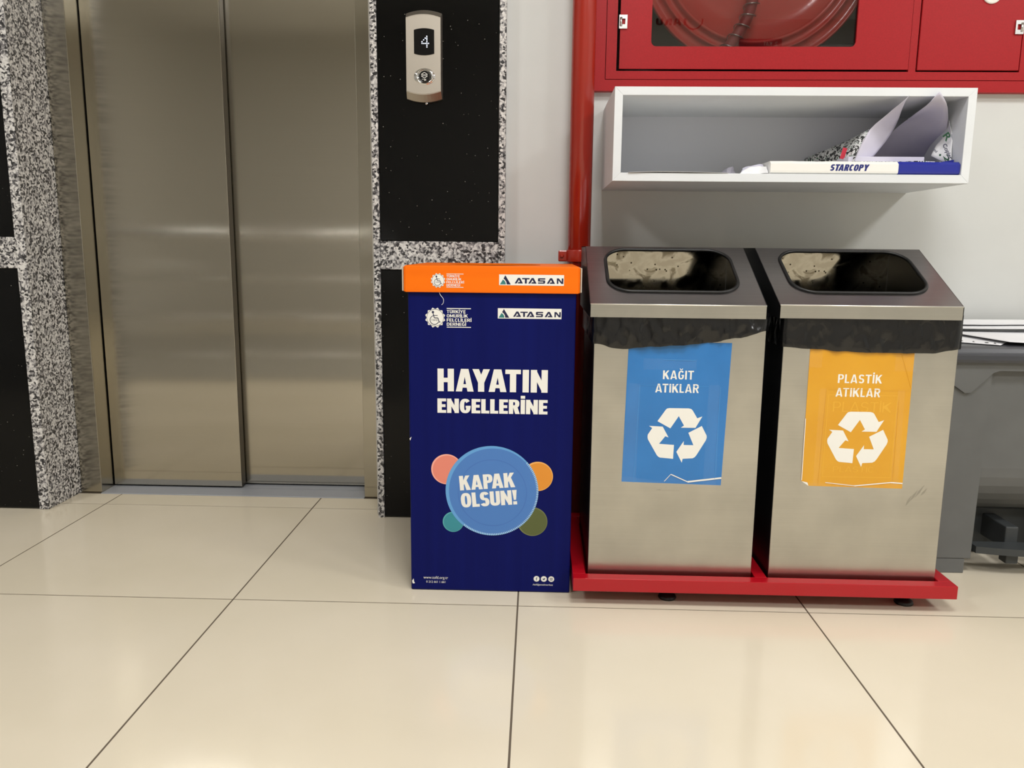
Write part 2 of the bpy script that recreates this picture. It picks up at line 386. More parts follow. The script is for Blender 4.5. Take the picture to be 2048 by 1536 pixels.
def thin_glass():
    m_ = bpy.data.materials.new('cabinet_glass'); m_.use_nodes = True; nt = m_.node_tree; nt.nodes.clear()
    o = nt.nodes.new('ShaderNodeOutputMaterial'); mx = nt.nodes.new('ShaderNodeMixShader'); tr = nt.nodes.new('ShaderNodeBsdfTransparent'); gl = nt.nodes.new('ShaderNodeBsdfGlossy')
    fr = nt.nodes.new('ShaderNodeFresnel'); fr.inputs[0].default_value = 1.5; gl.inputs['Roughness'].default_value = .01
    mu = nt.nodes.new('ShaderNodeMath'); mu.operation = 'MULTIPLY'; mu.inputs[1].default_value = 1.3
    nt.links.new(fr.outputs[0], mu.inputs[0]); nt.links.new(mu.outputs[0], mx.inputs[0]); nt.links.new(tr.outputs[0], mx.inputs[1]); nt.links.new(gl.outputs[0], mx.inputs[2]); nt.links.new(mx.outputs[0], o.inputs[0])
    tr.inputs[0].default_value = (.86, .84, .84, 1)
    return m_
M['glass'] = thin_glass()
def clear_tape():
    m_ = mat('clear_tape', (255, 255, 255), .12); m_.node_tree.nodes['Principled BSDF'].inputs['Alpha'].default_value = .02
    t = NT(m_); c = t.coord(); n = t.n('ShaderNodeTexNoise'); n.inputs['Scale'].default_value = 60; t.l(c, n.inputs['Vector']); t.bump(n.outputs['Fac'], .5, .003)
    return m_
M['tape'] = clear_tape()
def stained():
    m_ = mat('stained_inner_steel', (196, 188, 170), .12, 1); t = NT(m_); c = t.coord()
    n = t.n('ShaderNodeTexNoise'); n.inputs['Scale'].default_value = 26; n.inputs['Detail'].default_value = 4; n.inputs['Distortion'].default_value = .8; t.l(c, n.inputs['Vector'])
    v = t.n('ShaderNodeTexVoronoi'); v.inputs['Scale'].default_value = 60; t.l(c, v.inputs['Vector'])
    mu = t.n('ShaderNodeMixRGB', blend_type='MULTIPLY'); mu.inputs[0].default_value = 1
    t.l(t.ramp(n.outputs['Fac'], [(.38, lin((150, 140, 120))), (.47, lin((205, 197, 178))), (.6, lin((186, 177, 158)))]), mu.inputs[1])
    t.l(t.ramp(v.outputs['Distance'], [(.10, lin((90, 84, 76))), (.14, (1, 1, 1))]), mu.inputs[2]); t.l(mu.outputs[0], t.b.inputs['Base Color'])
    t.l(t.ramp(n.outputs['Fac'], [(.35, (.16,)*3), (.55, (.05,)*3)]), t.b.inputs['Roughness'])
    return m_
M['stained'] = stained()
def capmat(name, rgb, edge):
    """printed bottle cap: lighter rim as printed on the box (object space, radial)"""
    return mat(name, rgb, .5)
M['cap_blue'] = mat('cap_print_blue', (72, 122, 190), .45); M['cap_blue_rim'] = mat('cap_print_blue_rim', (96, 158, 214), .45)
M['cap_blue_in'] = mat('cap_print_blue_inner', (66, 112, 184), .45)
M['cap_salmon'] = mat('cap_print_salmon', (226, 132, 112), .45); M['cap_salmon_rim'] = mat('cap_print_salmon_rim', (240, 170, 152), .45)
M['cap_orange'] = mat('cap_print_orange', (222, 142, 44), .45); M['cap_orange_rim'] = mat('cap_print_orange_rim', (238, 176, 96), .45)
M['cap_teal'] = mat('cap_print_teal', (50, 136, 148), .45); M['cap_teal_rim'] = mat('cap_print_teal_rim', (86, 168, 172), .45)
M['cap_olive'] = mat('cap_print_olive', (84, 92, 48), .45); M['cap_olive_rim'] = mat('cap_print_olive_rim', (112, 118, 72), .45)

# ================================================================== THE SETTING
XL, XR, YB, WALL = -3.4, 4.2, -3.3, 2.12     # hall extents; WALL = painted wall behind the bins
T, TX0, TY0, GR = .6, -.0301, 1.560, .0036
floor = obj('floor', box(XL, XR, YB, 2.42, -.03, -.0007), M['grout'], kind='structure', label='polished cream tiled floor with dark grout lines')
VOID = (-3.4, -.64, -2.0, .42)               # stairwell opening left behind the photographer (known from the door reflections; covered by an added slab)
obj('floor_added_slab', box(VOID[0], TX0-T-GR/2, TY0-6*T, TY0-2*T-GR/2, -.0006, 0), mat('grey_added_slab', (150, 146, 137), .3), kind='structure', label='unseen grey slab added behind the railing to lighten the door reflections')  # added over the stairwell area to lighten what the doors mirror
tile_me = {}
def tile(x0, x1, y0, y1, first=[True]):
    k = (round(x1-x0, 4), round(y1-y0, 4))
    if k not in tile_me:
        bm = box(0, k[0], 0, k[1], -.0025, 0); me = bpy.data.meshes.new('tile'); bm.to_mesh(me); bm.free(); me.materials.append(M['tile']); tile_me[k] = me
    ob = bpy.data.objects.new('tile', tile_me[k]); COL.objects.link(ob); ob.parent = floor
    ob.location = Vector((x0, y0, 0))-ORG[floor.name]
for i in range(-6, 7):
    for j in range(-9, 2):
        x0, x1 = TX0+i*T+GR/2, TX0+(i+1)*T-GR/2; y0, y1 = TY0+j*T+GR/2, TY0+(j+1)*T-GR/2
        x0, x1, y0, y1 = max(x0, XL), min(x1, XR), max(y0, YB), min(y1, 2.254)
        if x1-x0 < .05 or y1-y0 < .05: continue
        if x1 < TX0-T+.001 and y1 < TY0-2*T+.001 and y0 > TY0-6*T-.001: continue
        tile(x0, x1, y0, y1)
WO = (.160, 1.225, 1.152, 2.04)              # opening for the recessed fire cabinet
wb = BM(); add_plate(wb, ring_plate(rect_like(-.09, XR, 0, CEIL, 1), rect_like(*WO, 1)), WALL, WALL+.12)
wall_back = obj('wall_back', wb, M['wall'], kind='structure', label='white painted wall behind the recycling bins')
obj('wall_right', box(XR, XR+.1, YB, WALL+.12, 0, CEIL), M['wall'], kind='structure', label='white side wall of the hall')
obj('wall_left', box(XL-.1, XL, YB, 2.3, 0, CEIL), M['far'], kind='structure', label='plain side wall of the hall')
obj('wall_rear', box(XL-.1, XR+.1, YB-.1, YB, 0, CEIL), M['far'], kind='structure', label='plain wall across the hall')
obj('ceiling', box(XL-.1, XR+.1, YB-.1, 2.5, CEIL, CEIL+.1), M['ceil'], kind='structure', label='white hall ceiling')

# elevator wall: black panels framed with granite strips
GF = 2.09                                    # front plane of the stone cladding
wl = obj('wall_elevator', box(XL, -1.37, GF+.035, 2.42, 0, CEIL), M['far'], kind='structure', label='elevator wall clad in black panels and speckled granite')
add = box(-.435, -.088, GF+.03, 2.42, 0, CEIL); obj('wall_core', add, M['far'], parent=wl)
add = box(-1.37, -.435, 2.27, 2.42, 2.1, CEIL); obj('wall_header', add, M['granite'], parent=wl)
def stone(name, m_, *a, bev=.0012): obj(name, box(*a, bev=bev, seg=1), m_, parent=wl)
# right pier
stone('granite_strip', M['granite'], -.4265, -.4095, GF, GF+.18, .0, CEIL)
stone('granite_strip', M['granite'], -.1015, -.0845, GF, GF+.03, .0, CEIL)
stone('granite_band', M['granite'], -.4085, -.1025, GF+.001, GF+.03, .678, .751)
stone('black_panel', M['black'], -.4085, -.1040, GF+.003, GF+.03, .004, .6765)
stone('black_panel', M['black'], -.4085, -.1040, GF+.003, GF+.03, .7525, CEIL-.002)
# left pier
stone('granite_strip', M['granite'], -1.386, -1.359, GF+.012, 2.268, 0, CEIL)
stone('granite_band', M['granite'], XL, -1.387, GF+.013, GF+.035, .670, .752)
stone('black_panel', M['black'], XL, -1.387, GF+.015, GF+.035, .003, .669)
stone('black_panel', M['black'], XL, -1.387, GF+.015, GF+.035, .753, CEIL-.002)
# elevator door
dr = thing('door_1', (-.9, 2.33, 0), kind='structure', label='two leaf brushed steel elevator door')
JY = 2.264
bm = box(-1.3585, -1.2955, JY, JY+.12, 0, 2.1, bev=.0015, seg=2); obj('door_jamb', bm, M['jamb'], parent=dr)
bm = box(-.5025, -.4275, JY, JY+.14, 0, 2.1, bev=.0015, seg=2); obj('door_jamb', bm, M['jamb'], parent=dr)
bm = box(-1.2955, -.5025, JY, JY+.14, 2.0, 2.1, bev=.0015); obj('door_header', bm, M['jamb'], parent=dr)
bm = box(-1.2925, -.8965, 2.332, 2.362, .006, 2.01, bev=.001, seg=2); obj('door_leaf', bm, M['door'], parent=dr, label='left door leaf, standing forward')
obj('leaf_edge_shade', box(-.8964, -.8950, 2.3335, 2.3615, .008, 2.008), mat('shaded_leaf_edge', (92, 86, 76), .35, .8), parent=dr)  # added strip; shade on the leaf's edge face is put into its dark colour
bm = box(-.9060, -.5035, 2.369, 2.395, .006, 2.01, bev=.001, seg=2); obj('door_leaf', bm, M['door'], parent=dr, label='right door leaf, set back')
bm = box(-1.2955, -.5025, 2.256, 2.33, -.0025, .0015, bev=.0008, seg=1)
add_box(bm, -1.2955, -.5025, 2.334, 2.368, -.0025, .001); add_box(bm, -1.2955, -.5025, 2.3715, 2.42, -.0025, .001)
obj('door_sill', bm, M['sill'], parent=dr)
obj('shaft_back', box(-1.3, -.5, 2.40, 2.42, 0, 2.1), M['rubber'], parent=dr)

# ceiling lamps: each a framed LED panel that gives the hall its light
def led_panel(x, y, w, lab):
    t = thing('ceiling_lamp', (x, y, CEIL-.02), label=lab, cat='lamp', group='LED panels in the hall ceiling')
    fr = ring_plate(rect_like(x-.3, x+.3, y-.3, y+.3, 1), rect_like(x-.275, x+.275, y-.275, y+.275, 1)); bm = BM()
    for k in ((x-.3, x+.3, y-.3, y-.275), (x-.3, x+.3, y+.275, y+.3), (x-.3, x-.275, y-.275, y+.275), (x+.275, x+.3, y-.275, y+.275)): add_box(bm, *k, CEIL-.02, CEIL)
    obj('lamp_frame', bm, M['print_white'], parent=t)
    mm = mat('lamp_diffuser', (255, 255, 255), .6, emit=(255, 252, 246), estr=3)
    obj('lamp_diffuser', box(x-.275, x+.275, y-.275, y+.275, CEIL-.010, CEIL-.006), mm, parent=t)
    ld = bpy.data.lights.new('lamp_light', 'AREA'); ld.shape = 'SQUARE'; ld.size = .55; ld.energy = w; ld.color = LAMP_COL
    lo = bpy.data.objects.new('lamp_light', ld); COL.objects.link(lo); lo.parent = t; lo.location = (0, 0, -.004)
for k, (x, y, w) in enumerate(LAMPS):
    led_panel(x, y, w, '%s square LED panel lamp in %s of the ceiling' % (('right', 'right', 'middle', 'middle', 'left')[k], 'the front row' if k % 2 == 0 else 'the rear row'))

# railing of the stairwell, mirrored as fine lines in the elevator doors
rl = thing('stair_railing', (-2.0, .36, 0), label='steel stair railing mirrored as thin lines in the elevator doors', cat='railing')
for z, r in ((.137, .009), (.35, .009), (.56, .009), (.80, .022)):
    obj('rail_bar', add_tube(BM(), [(-3.38, .36, z), (-.70, .36, z)], r, 12), M['chrome'], parent=rl, smooth=True)
for x in (-3.3, -2.0, -.72):
    obj('rail_post', add_lathe(BM(), [(.02, 0), (.02, .80)], (x, .36, 0), n=16), M['chrome'], parent=rl, smooth=True)

# ================================================================== CALL PANEL
cp = thing('call_panel', (-.287, GF, 1.10), label='silver elevator call panel with floor display on black panel', cat='call panel')
x0, x1, zb, zt = -.333, -.2445, 1.097, 1.3125
def arcpts(xa, xb, z, bulge, n=10):
    return [(xa+(xb-xa)*k/n, z+bulge*(1-(2*k/n-1)**2)) for k in range(n+1)]
def outline(inset_x, zlo, zhi, bu): return arcpts(x0+inset_x, x1-inset_x, zlo, -bu)+arcpts(x1-inset_x, x0+inset_x, zhi, bu)
bm = BM(); rings = []
for pts, y in ((outline(0, zb+.006, zt-.008, .008), GF+.002), (outline(0, zb+.006, zt-.008, .008), GF-.008), (outline(.0015, zb+.022, zt-.022, .008), GF-.025)):
    rings.append([bm.verts.new((px, y, pz)) for px, pz in pts])
n = len(rings[0])
for a in range(2):
    for k in range(n): bm.faces.new((rings[a][k], rings[a+1][k], rings[a+1][(k+1) % n], rings[a][(k+1) % n]))
bm.faces.new(rings[2]); bmesh.ops.recalc_face_normals(bm, faces=bm.faces[:])
bmesh.ops.bevel(bm, geom=[e for e in bm.edges if e.calc_face_angle(0) > .3 and e.verts[0].co.y < GF-.02 and e.verts[1].co.y < GF-.02], offset=.001, segments=2, affect='EDGES')
obj('housing', bm, M['callsteel'], parent=cp)
sx0, sx1, sz0, sz1 = -.3115, -.2615, 1.207, 1.262
bm = BM(); add_plate(bm, [arcpts(sx0, sx1, sz0, -.004)+arcpts(sx1, sx0, sz1, .004)], GF-.0262, GF-.020)
scr = obj('display_screen', bm, M['screen'], parent=cp)
px_, cz_, dx = -.2795, 1.2345, .0040
dots = [(0, k) for k in range(-3, 4)]+[(-1, 2), (-2, 1), (-3, 0), (-3, -1), (-2, -1), (-1, -1), (1, -1)]
bm = BM(); add_flat(bm, [disc(px_+a*dx*1.0, cz_+b*dx*1.03, .0014, 10) for a, b in dots], GF-.0265); obj('floor_digit', bm, M['led'], parent=scr, label='glowing dotted digit 4')
bc = (-.286, 1.153)
bm = BM()
ov = [(bc[0]+.0265*math.cos(2*math.pi*k/48), bc[1]+.0195*math.sin(2*math.pi*k/48)) for k in range(48)]; iv = disc(bc[0], bc[1], .0135, 48)
add_plate(bm, ring_plate(ov, iv), GF-.0285, GF-.022); bmesh.ops.bevel(bm, geom=[e for e in bm.edges if e.calc_face_angle(0) > 1 and abs(e.verts[0].co.y-(GF-.0285)) < 1e-5 and abs(e.verts[1].co.y-(GF-.0285)) < 1e-5], offset=.003, segments=3, affect='EDGES')
obj('button_bezel', bm, M['chrome'], parent=cp, smooth=True)
bt = obj('call_button', add_lathe(BM(), [(.0132, .006), (.0132, .0005), (.0118, -.001), (0, -.0014)], (bc[0], GF-.027, bc[1]), 'y', 32), M['button'], parent=cp)
bm = BM(); yb = GF-.0290
for s in (1, -1):
    for q in (-1, 1): add_flat(bm, [bar((bc[0]+q*.0075, bc[1]+.0025+s*.0022), (bc[0], bc[1]+.0025+s*.0066), .0012)], yb)
    add_flat(bm, [bar((bc[0]-.0075, bc[1]+.0025+s*.0012), (bc[0]+.0075, bc[1]+.0025+s*.0012), .0009)], yb)
for q in range(4): add_flat(bm, [R(bc[0]-.006+q*.0028, bc[0]-.0045+q*.0028, bc[1]-.0075-(q > 1)*.003, bc[1]-.0062)], yb)
obj('arrow_mark', bm, M['print_white'], parent=bt)
obj('fixing_screw', add_lathe(BM(), [(.003, .002), (.003, -.002), (.0015, -.003)], (-.2845, GF-.004, 1.0925), 'y', 12), M['zinc'], parent=cp)

# ================================================================== FIRE PIPE
PX, PY, PR = .105, 2.052, .029
fp = thing('fire_pipe', (PX, PY, 0), label='vertical red fire water pipe beside the fire cabinet', cat='pipe')
obj('pipe', add_lathe(BM(), [(PR, 0), (PR, CEIL)], (PX, PY, 0), n=48), M['pipe'], parent=fp, smooth=True)
bm = add_lathe(BM(), [(PR+.0005, .703), (PR+.004, .703), (PR+.0045, .705), (PR+.0045, .731), (PR+.004, .733), (PR+.0005, .733)], (PX, PY, 0), n=48)
cl = obj('pipe_clamp', bm, M['pipe'], parent=fp, smooth=True)
bm = box(PX-PR-.023, PX-PR+.004, PY-.010, PY-.003, .704, .732, bev=.003); add_box(bm, PX-PR-.022, PX-PR+.004, PY+.001, PY+.008, .704, .732, bev=.003)
obj('clamp_ear', bm, M['pipe'], parent=cl)
obj('clamp_bolt', add_lathe(BM(), [(.005, .0), (.005, -.004), (.003, -.006)], (PX-PR-.014, PY-.010, .718), 'y', 12), M['pipe'], parent=cl)
obj('clamp_stud', add_tube(BM(), [(PX, PY+PR, .718), (PX, WALL+.002, .718)], .005, 10), M['pipe'], parent=cl)

# ================================================================== FIRE CABINET
CY = 2.098                                   # front plane; the body sits in the wall
KC = CY/1.885
def kx(v): return v*KC
def kz(v): return CAM_H+(v-CAM_H)*KC
CX0, CX1, CZ0, CZ1 = kx(.122), kx(1.12), kz(1.0875), 2.07
CBK = 2.36
fc = thing('fire_cabinet', ((CX0+CX1)/2, CY, CZ0), label='red wall fire cabinet with glazed hose reel door', cat='cabinet')
bm = BM(); ex0, ex1, ez0, ez1 = WO[0]+.002, WO[1]-.002, WO[2]+.002, WO[3]-.002
add_box(bm, ex0, ex0+.002, CY+.014, CBK, ez0, ez1); add_box(bm, ex1-.002, ex1, CY+.014, CBK, ez0, ez1)
add_box(bm, ex0, ex1, CY+.014, CBK, ez0, ez0+.002); add_box(bm, ex0, ex1, CY+.014, CBK, ez1-.002, ez1)
add_box(bm, kx(.824), kx(.824)+.002, CY+.014, CBK, ez0, ez1)
obj('cabinet_body', bm, M['red'], parent=fc)
obj('back_plate', box(ex0+.003, ex1-.003, CBK-.006, CBK, ez0+.003, ez1-.003), M['darkliner'], parent=fc)
bm = box(ex0+.01, kx(.82), CY+.02, CBK-.007, ez0+.003, ez0+.006); add_box(bm, ex0+.004, ex0+.008, CY+.02, CBK-.007, ez0+.006, ez1-.01); add_box(bm, kx(.815), kx(.82), CY+.02, CBK-.007, ez0+.006, ez1-.01)
obj('inner_lining', bm, M['darkliner'], parent=fc)
bm = BM(); add_plate(bm, ring_plate(rect_like(CX0, CX1, CZ0, CZ1, 1), rect_like(kx(.1455), CX1-.026, kz(1.1115), CZ1-.027, 1)), CY, WALL+.001)
obj('outer_frame', bm, M['red'], parent=fc)
bm = BM()
fx0, fx1, fz0, fz1 = kx(.1472), CX1-.0275, kz(1.113), CZ1-.0285
for a in ((fx0, kx(.1705), fz0, fz1), (kx(1.0585), fx1, fz0, fz1), (kx(.1705), kx(1.0585), fz0, kz(1.1305)), (kx(.1705), kx(1.0585), CZ1-.06, fz1), (kx(.8165), kx(.8325), kz(1.1305), CZ1-.06)): add_box(bm, a[0], a[1], CY+.001, CY+.012, a[2], a[3])
obj('inner_frame', bm, M['red'], parent=fc)
# glazed door
DY0, DY1 = CY-.0025, CY+.004
bm = BM(); add_plate(bm, ring_plate(rect_like(kx(.1765), kx(.8145), kz(1.1345), CZ1-.065), rrect(kx(.246), kx(.6965), kz(1.182), CZ1-.12, .013)), DY0, DY1)
gd = obj('glazed_door', bm, M['red'], parent=fc)
obj('glass_pane', box(kx(.243), kx(.6995), DY1+.0005, DY1+.0035, kz(1.179), CZ1-.117), M['glass'], parent=gd)
def hinge(x, z, par, flip=1):
    bm = BM()
    add_plate(bm, ring_plate(rect_like(x, x+.020, z, z+.032, 1), rect_like(x+.0045, x+.015, z+.010, z+.023, 1)), DY0-.004, DY0)
    h = obj('hinge', bm, M['zinc'], parent=par)
    xp = x+(.0045 if flip > 0 else .0155)
    obj('hinge_pin', add_tube(BM(), [(xp, DY0-.003, z+.006), (xp, DY0-.003, z+.026)], .0034, 10), M['zinc'], parent=h, smooth=True)
hinge(kx(.1735), kz(1.2185), gd)
bm = box(kx(.8345), kx(1.0555), DY0, DY1, kz(1.1335), CZ1-.065, bev=.001, seg=1); sd = obj('side_door', bm, M['red'], parent=fc)
hinge(kx(1.0375), kz(1.2085), sd, -1)
obj('key_disc', add_lathe(BM(), [(.0225, .002), (.0225, -.003), (.020, -.0045), (0, -.0045)], (kx(.981), DY0, kz(1.2915)), 'y', 32), M['print_white'], parent=sd)
# hose reel inside
RY = 2.175; _c = at(1516, -115, RY); RX, RZ = _c.x, _c.z; KR = RY/1.965
hr = thing('hose_reel', (RX, RY, RZ-.30), label='red fire hose reel disc behind the cabinet glass', cat='hose reel')
prof = [(.0, -.004), (.05, -.004), (.16, -.003), (.2095, -.001), (.2105, -.008), (.2135, -.013), (.2185, -.013), (.2210, -.006), (.2225, .0), (.2345, .0), (.236, -.006), (.2390, -.008), (.2420, -.005), (.243, .001), (.262, .006), (.264, -.001), (.2675, -.003), (.2695, -.001), (.271, .006), (.270, .012), (.24, .010), (.0, .010)]
prof = [(r*KR, h) for r, h in prof]
obj('reel_disc', add_lathe(BM(), prof, (RX, RY, RZ), 'y', 96), M['redreel'], parent=hr, smooth=True)
obj('reel_hub', add_lathe(BM(), [(.10, .0), (.10, .12), (0, .12)], (RX, RY+.012, RZ), 'y', 48), M['redreel'], parent=hr, smooth=True)
path = [at(1512, -60, 2.138), at(1508, -20, 2.138), at(1503, 10, 2.138), at(1493, 38, 2.138), at(1478, 64, 2.138), at(1460, 90, 2.138), at(1440, 115, 2.138)]
def spline(P, n=12):
    P = [Vector(p) for p in P]; out = []
    for i in range(len(P)-1):
        a, b, c, d = P[max(i-1, 0)], P[i], P[i+1], P[min(i+2, len(P)-1)]
        for k in range(n):
            t = k/n; out.append(.5*((2*b)+(c-a)*t+(2*a-5*b+4*c-d)*t*t+(3*b-a-3*c+d)*t**3))
    return out+[P[-1]]
hp = spline(path); obj('hose', add_tube(BM(), hp, .0138, 16), M['redhose'], parent=hr, smooth=True)
hel = []; L = len(hp)-1; TURN = 7.5
for k in range(int(TURN*20)):
    u = k/(TURN*20)*L; i = min(int(u), L-1); p = hp[i].lerp(hp[i+1], u-i); t = (hp[i+1]-hp[i]).normalized(); e = Vector((0, 1, 0)); w = t.cross(e).normalized(); e = w.cross(t); a = 2*math.pi*k/20
    hel.append(p+(e*math.cos(a)+w*math.sin(a))*.0182)
obj('kink_spring', add_tube(BM(), hel, .0017, 6), M['zinc'], parent=hr, smooth=True)
obj('valve_block', box(.70, .785, 2.13, 2.2, ez0+.007, kz(1.197), bev=.004), M['rubber'], parent=fc)

# ================================================================== WALL SHELF
SX0, SX1, SY, SZ0, SZ1, ST = .1635, .9405, 1.822, .885, 1.085, .018
sh = thing('wall_shelf', (.55, SY, SZ0), label='white open box shelf under the red fire cabinet', cat='shelf')
def board(name, pts): 
    bm = BM(); add_prism(bm, pts, SY, WALL); bmesh.ops.bevel(bm, geom=[e for e in bm.edges if abs(e.verts[0].co.y-SY) < 1e-5 and abs(e.verts[1].co.y-SY) < 1e-5], offset=.0006, segments=1, affect='EDGES'); obj(name, bm, M['shelf'], parent=sh)
a, b, c, d, t_ = SX0, SX1, SZ0, SZ1, ST
board('top_board', [(a, d), (b, d), (b-t_, d-t_), (a+t_, d-t_)])
board('bottom_board', [(a, c), (a+t_, c+t_), (b-t_, c+t_), (b, c)])
board('side_board', [(a, c), (a, d), (a+t_, d-t_), (a+t_, c+t_)])
board('side_board', [(b, c), (b-t_, c+t_), (b-t_, d-t_), (b, d)])
obj('back_board', box(a+t_, b-t_, WALL-.012, WALL-.001, c+t_, d-t_), M['shelfin'], parent=sh)
obj('hanger_cover', box(a+t_, a+t_+.026, WALL-.018, WALL-.012, .955, 1.008, bev=.004), M['shelf'], parent=sh)

# ---- things on the shelf
SH = SZ0+ST                                  # top of bottom board
rm = thing('paper_ream', (.72, SY+.15, SH), label='white and blue wrapped ream of copy paper lying on the shelf', cat='paper ream')
def ream_section(xa, xb, mt, name, skew=0):
    bm = BM(); prof = [(SY+.270, 0), (SY+.012, 0), (SY+.005, .003), (SY+.004, .007), (SY+.004, .022), (SY+.012, .028), (SY+.1, .0285), (SY+.265, .027), (SY+.272, .014)]
    N = 18; rings = []
    for k in range(N+1):
        x = xa+(xb-xa)*k/N; ring = []
        for j, (y, z) in enumerate(prof):
            dz = .0012*noise.noise(Vector((x*30, y*12, 3))) if 2 < j < 8 else 0
            dx = skew*.012*(z/.028) if k in (0, N) and name == 'white_wrap' and k == N else 0
            ring.append(bm.verts.new((x+dx, y, SH+.0003+max(0, z+dz))))
        rings.append(ring)
    n = len(prof)
    for i in range(N):
        for j in range(n): bm.faces.new((rings[i][j], rings[i][(j+1) % n], rings[i+1][(j+1) % n], rings[i+1][j]))
    bm.faces.new(rings[0]); bm.faces.new(rings[-1]); bmesh.ops.recalc_face_normals(bm, faces=bm.faces[:])
    return obj(name, bm, mt, parent=rm, smooth=False)
w1 = ream_section(.5105, .7885, M['wrapwhite'], 'white_wrap'); ream_section(.789, .9215, M['wrapblue'], 'blue_wrap')
obj('lettering', flat(letters('STARCOPY', .6395, .7225, SH+.0075, .0140, .27, .22, .05, shear=.22), SY+.00385), mat('deep_blue_print', (22, 34, 112), .5), parent=w1, label='navy slanted lettering on the wrapper edge')
bm = BM(); add_prism(bm, [(.885, SH+.029), (.919, SH+.029), (.9195, SH+.0355), (.912, SH+.0345)], SY+.03, SY+.2); obj('folded_end', bm, M['wrapblue'], parent=rm)
def sheet(name, rows, mt, parent=None, label=None, cat=None, group=None, th=.0004, sub=3, crumple=0, seed=0, smooth=True):
    """a bent sheet through a grid of points"""
    g = [[Vector(p) for p in r] for r in rows]
    def refine(line, n):
        return spline(line, n) if len(line) > 2 else [line[0].lerp(line[1], k/n) for k in range(n+1)]
    g = [refine(r, sub) for r in g]; g = list(zip(*[refine(list(c_), sub) for c_ in zip(*g)]))
    bm = BM(); V = [[bm.verts.new(p+(Vector((noise.noise(p*45+Vector((seed, 0, 0))), noise.noise(p*45+Vector((0, seed, 9))), noise.noise(p*45+Vector((5, 0, seed)))))*crumple if crumple else Vector((0, 0, 0)))) for p in r] for r in g]
    if parent is not None and parent.name.startswith('torn_wrapper'):
        for v in bm.verts: v.co.z = max(v.co.z, TZ+.0004)
    for i in range(len(V)-1):
        for j in range(len(V[0])-1): bm.faces.new((V[i][j], V[i][j+1], V[i+1][j+1], V[i+1][j]))
    bmesh.ops.recalc_face_normals(bm, faces=bm.faces[:])
    return obj(name, bm, mt, parent, label, cat, group, smooth=smooth, solid=th, solid_off=0)
# torn open wrapper standing on the ream
TZ = SH+.0305
ow = thing('torn_wrapper', (.78, 1.95, TZ), label='torn open black and white printed paper wrapper on the shelf', cat='wrapper')
obj('paper_stack', box(.694, .862, 1.868, 2.07, TZ, TZ+.0125, bev=.0008, seg=1), M['paperlilac'], parent=ow)
A_ = lambda x, y, d_: at(x, y, d_)
lw = sheet('left_wall', [[A_(1706, 327, 1.862), A_(1660, 326, 1.97), A_(1608, 322, 2.085)], [A_(1718, 296, 1.860), A_(1668, 306, 1.97), A_(1609, 318.5, 2.085)], [A_(1738, 259, 1.872), A_(1682, 287, 1.975), A_(1610, 316, 2.085)]], M['wrapper'], parent=ow, crumple=.0012, seed=2)
obj('red_label', flat([bar((A_(1683, 318, 1.90).x, A_(1683, 318, 1.90).z), (A_(1690, 296, 1.90).x, A_(1690, 296, 1.90).z), .010)], 1.898), M['redprint'], parent=ow)
sheet('front_strip', [[A_(1704, 329, 1.858), A_(1770, 330, 1.857), A_(1830, 330, 1.857), A_(1902, 331, 1.858)], [A_(1706, 322, 1.857), A_(1770, 325, 1.854), A_(1830, 322, 1.856), A_(1902, 325, 1.858)]], M['wrapper'], parent=ow, crumple=.001, seed=4)
sheet('left_flap', [[A_(1708, 322, 1.868), A_(1725, 322, 1.880), A_(1742, 318, 1.90)], [A_(1722, 287, 1.868), A_(1745, 290, 1.890), A_(1772, 282, 1.91)], [A_(1742, 257, 1.875), A_(1770, 252, 1.895), A_(1793, 248, 1.915)], [A_(1775, 228, 1.85), A_(1792, 222, 1.845), A_(1806, 213, 1.840)], [A_(1806, 203, 1.812), A_(1812, 198, 1.811), A_(1819, 190, 1.810)]], M['paperlilac'], parent=ow, crumple=.0008, seed=3)
sheet('back_flap', [[A_(1716, 324, 2.06), A_(1790, 322, 2.05), A_(1868, 316, 1.99)], [A_(1725, 300, 2.05), A_(1792, 296, 2.03), A_(1880, 290, 1.96)], [A_(1768, 276, 2.02), A_(1815, 262, 1.99), A_(1890, 268, 1.92)], [A_(1808, 244, 1.97), A_(1845, 232, 1.93), A_(1896, 238, 1.88)], [A_(1842, 219, 1.86), A_(1866, 208, 1.835), A_(1893, 206, 1.83)], [A_(1862, 203, 1.811), A_(1872, 190, 1.811), A_(1880, 183, 1.810)]], M['paperlilac'], parent=ow, crumple=.0012, seed=8)
sheet('right_wall', [[A_(1862, 312, 1.90), A_(1882, 322, 1.880), A_(1902, 329, 1.862)], [A_(1872, 292, 1.905), A_(1888, 296, 1.888), A_(1904, 298, 1.868)], [A_(1888, 268, 1.915), A_(1895, 268, 1.90), A_(1904, 270, 1.878)], [A_(1893, 235, 1.92), A_(1896, 236, 1.90), A_(1898, 240, 1.885)]], M['paper'], parent=ow, crumple=.0008, seed=6)
def rot_text(text, pa, pb, h, y, mt):
    a_, b_ = at(*pa, y), at(*pb, y); L_ = math.hypot(b_.x-a_.x, b_.z-a_.z); an = math.atan2(b_.z-a_.z, b_.x-a_.x); c_, s_ = math.cos(an), math.sin(an)
    P = [[(a_.x+x*c_-z*s_, a_.z+x*s_+z*c_) for x, z in p] for p in font_polys(text, 0, L_, 0, h, offset=.02)]
    obj('lettering', flat(P, y), mt, parent=ow)
gp = mat('green_print', (36, 84, 56), .5)
rot_text('Copier', (1885, 290), (1899, 320), .0085, 1.8575, M['navy_print']); rot_text('R', (1885, 272), (1893, 284), .015, 1.872, gp); rot_text('2', (1886, 312), (1892, 326), .010, 1.860, gp)
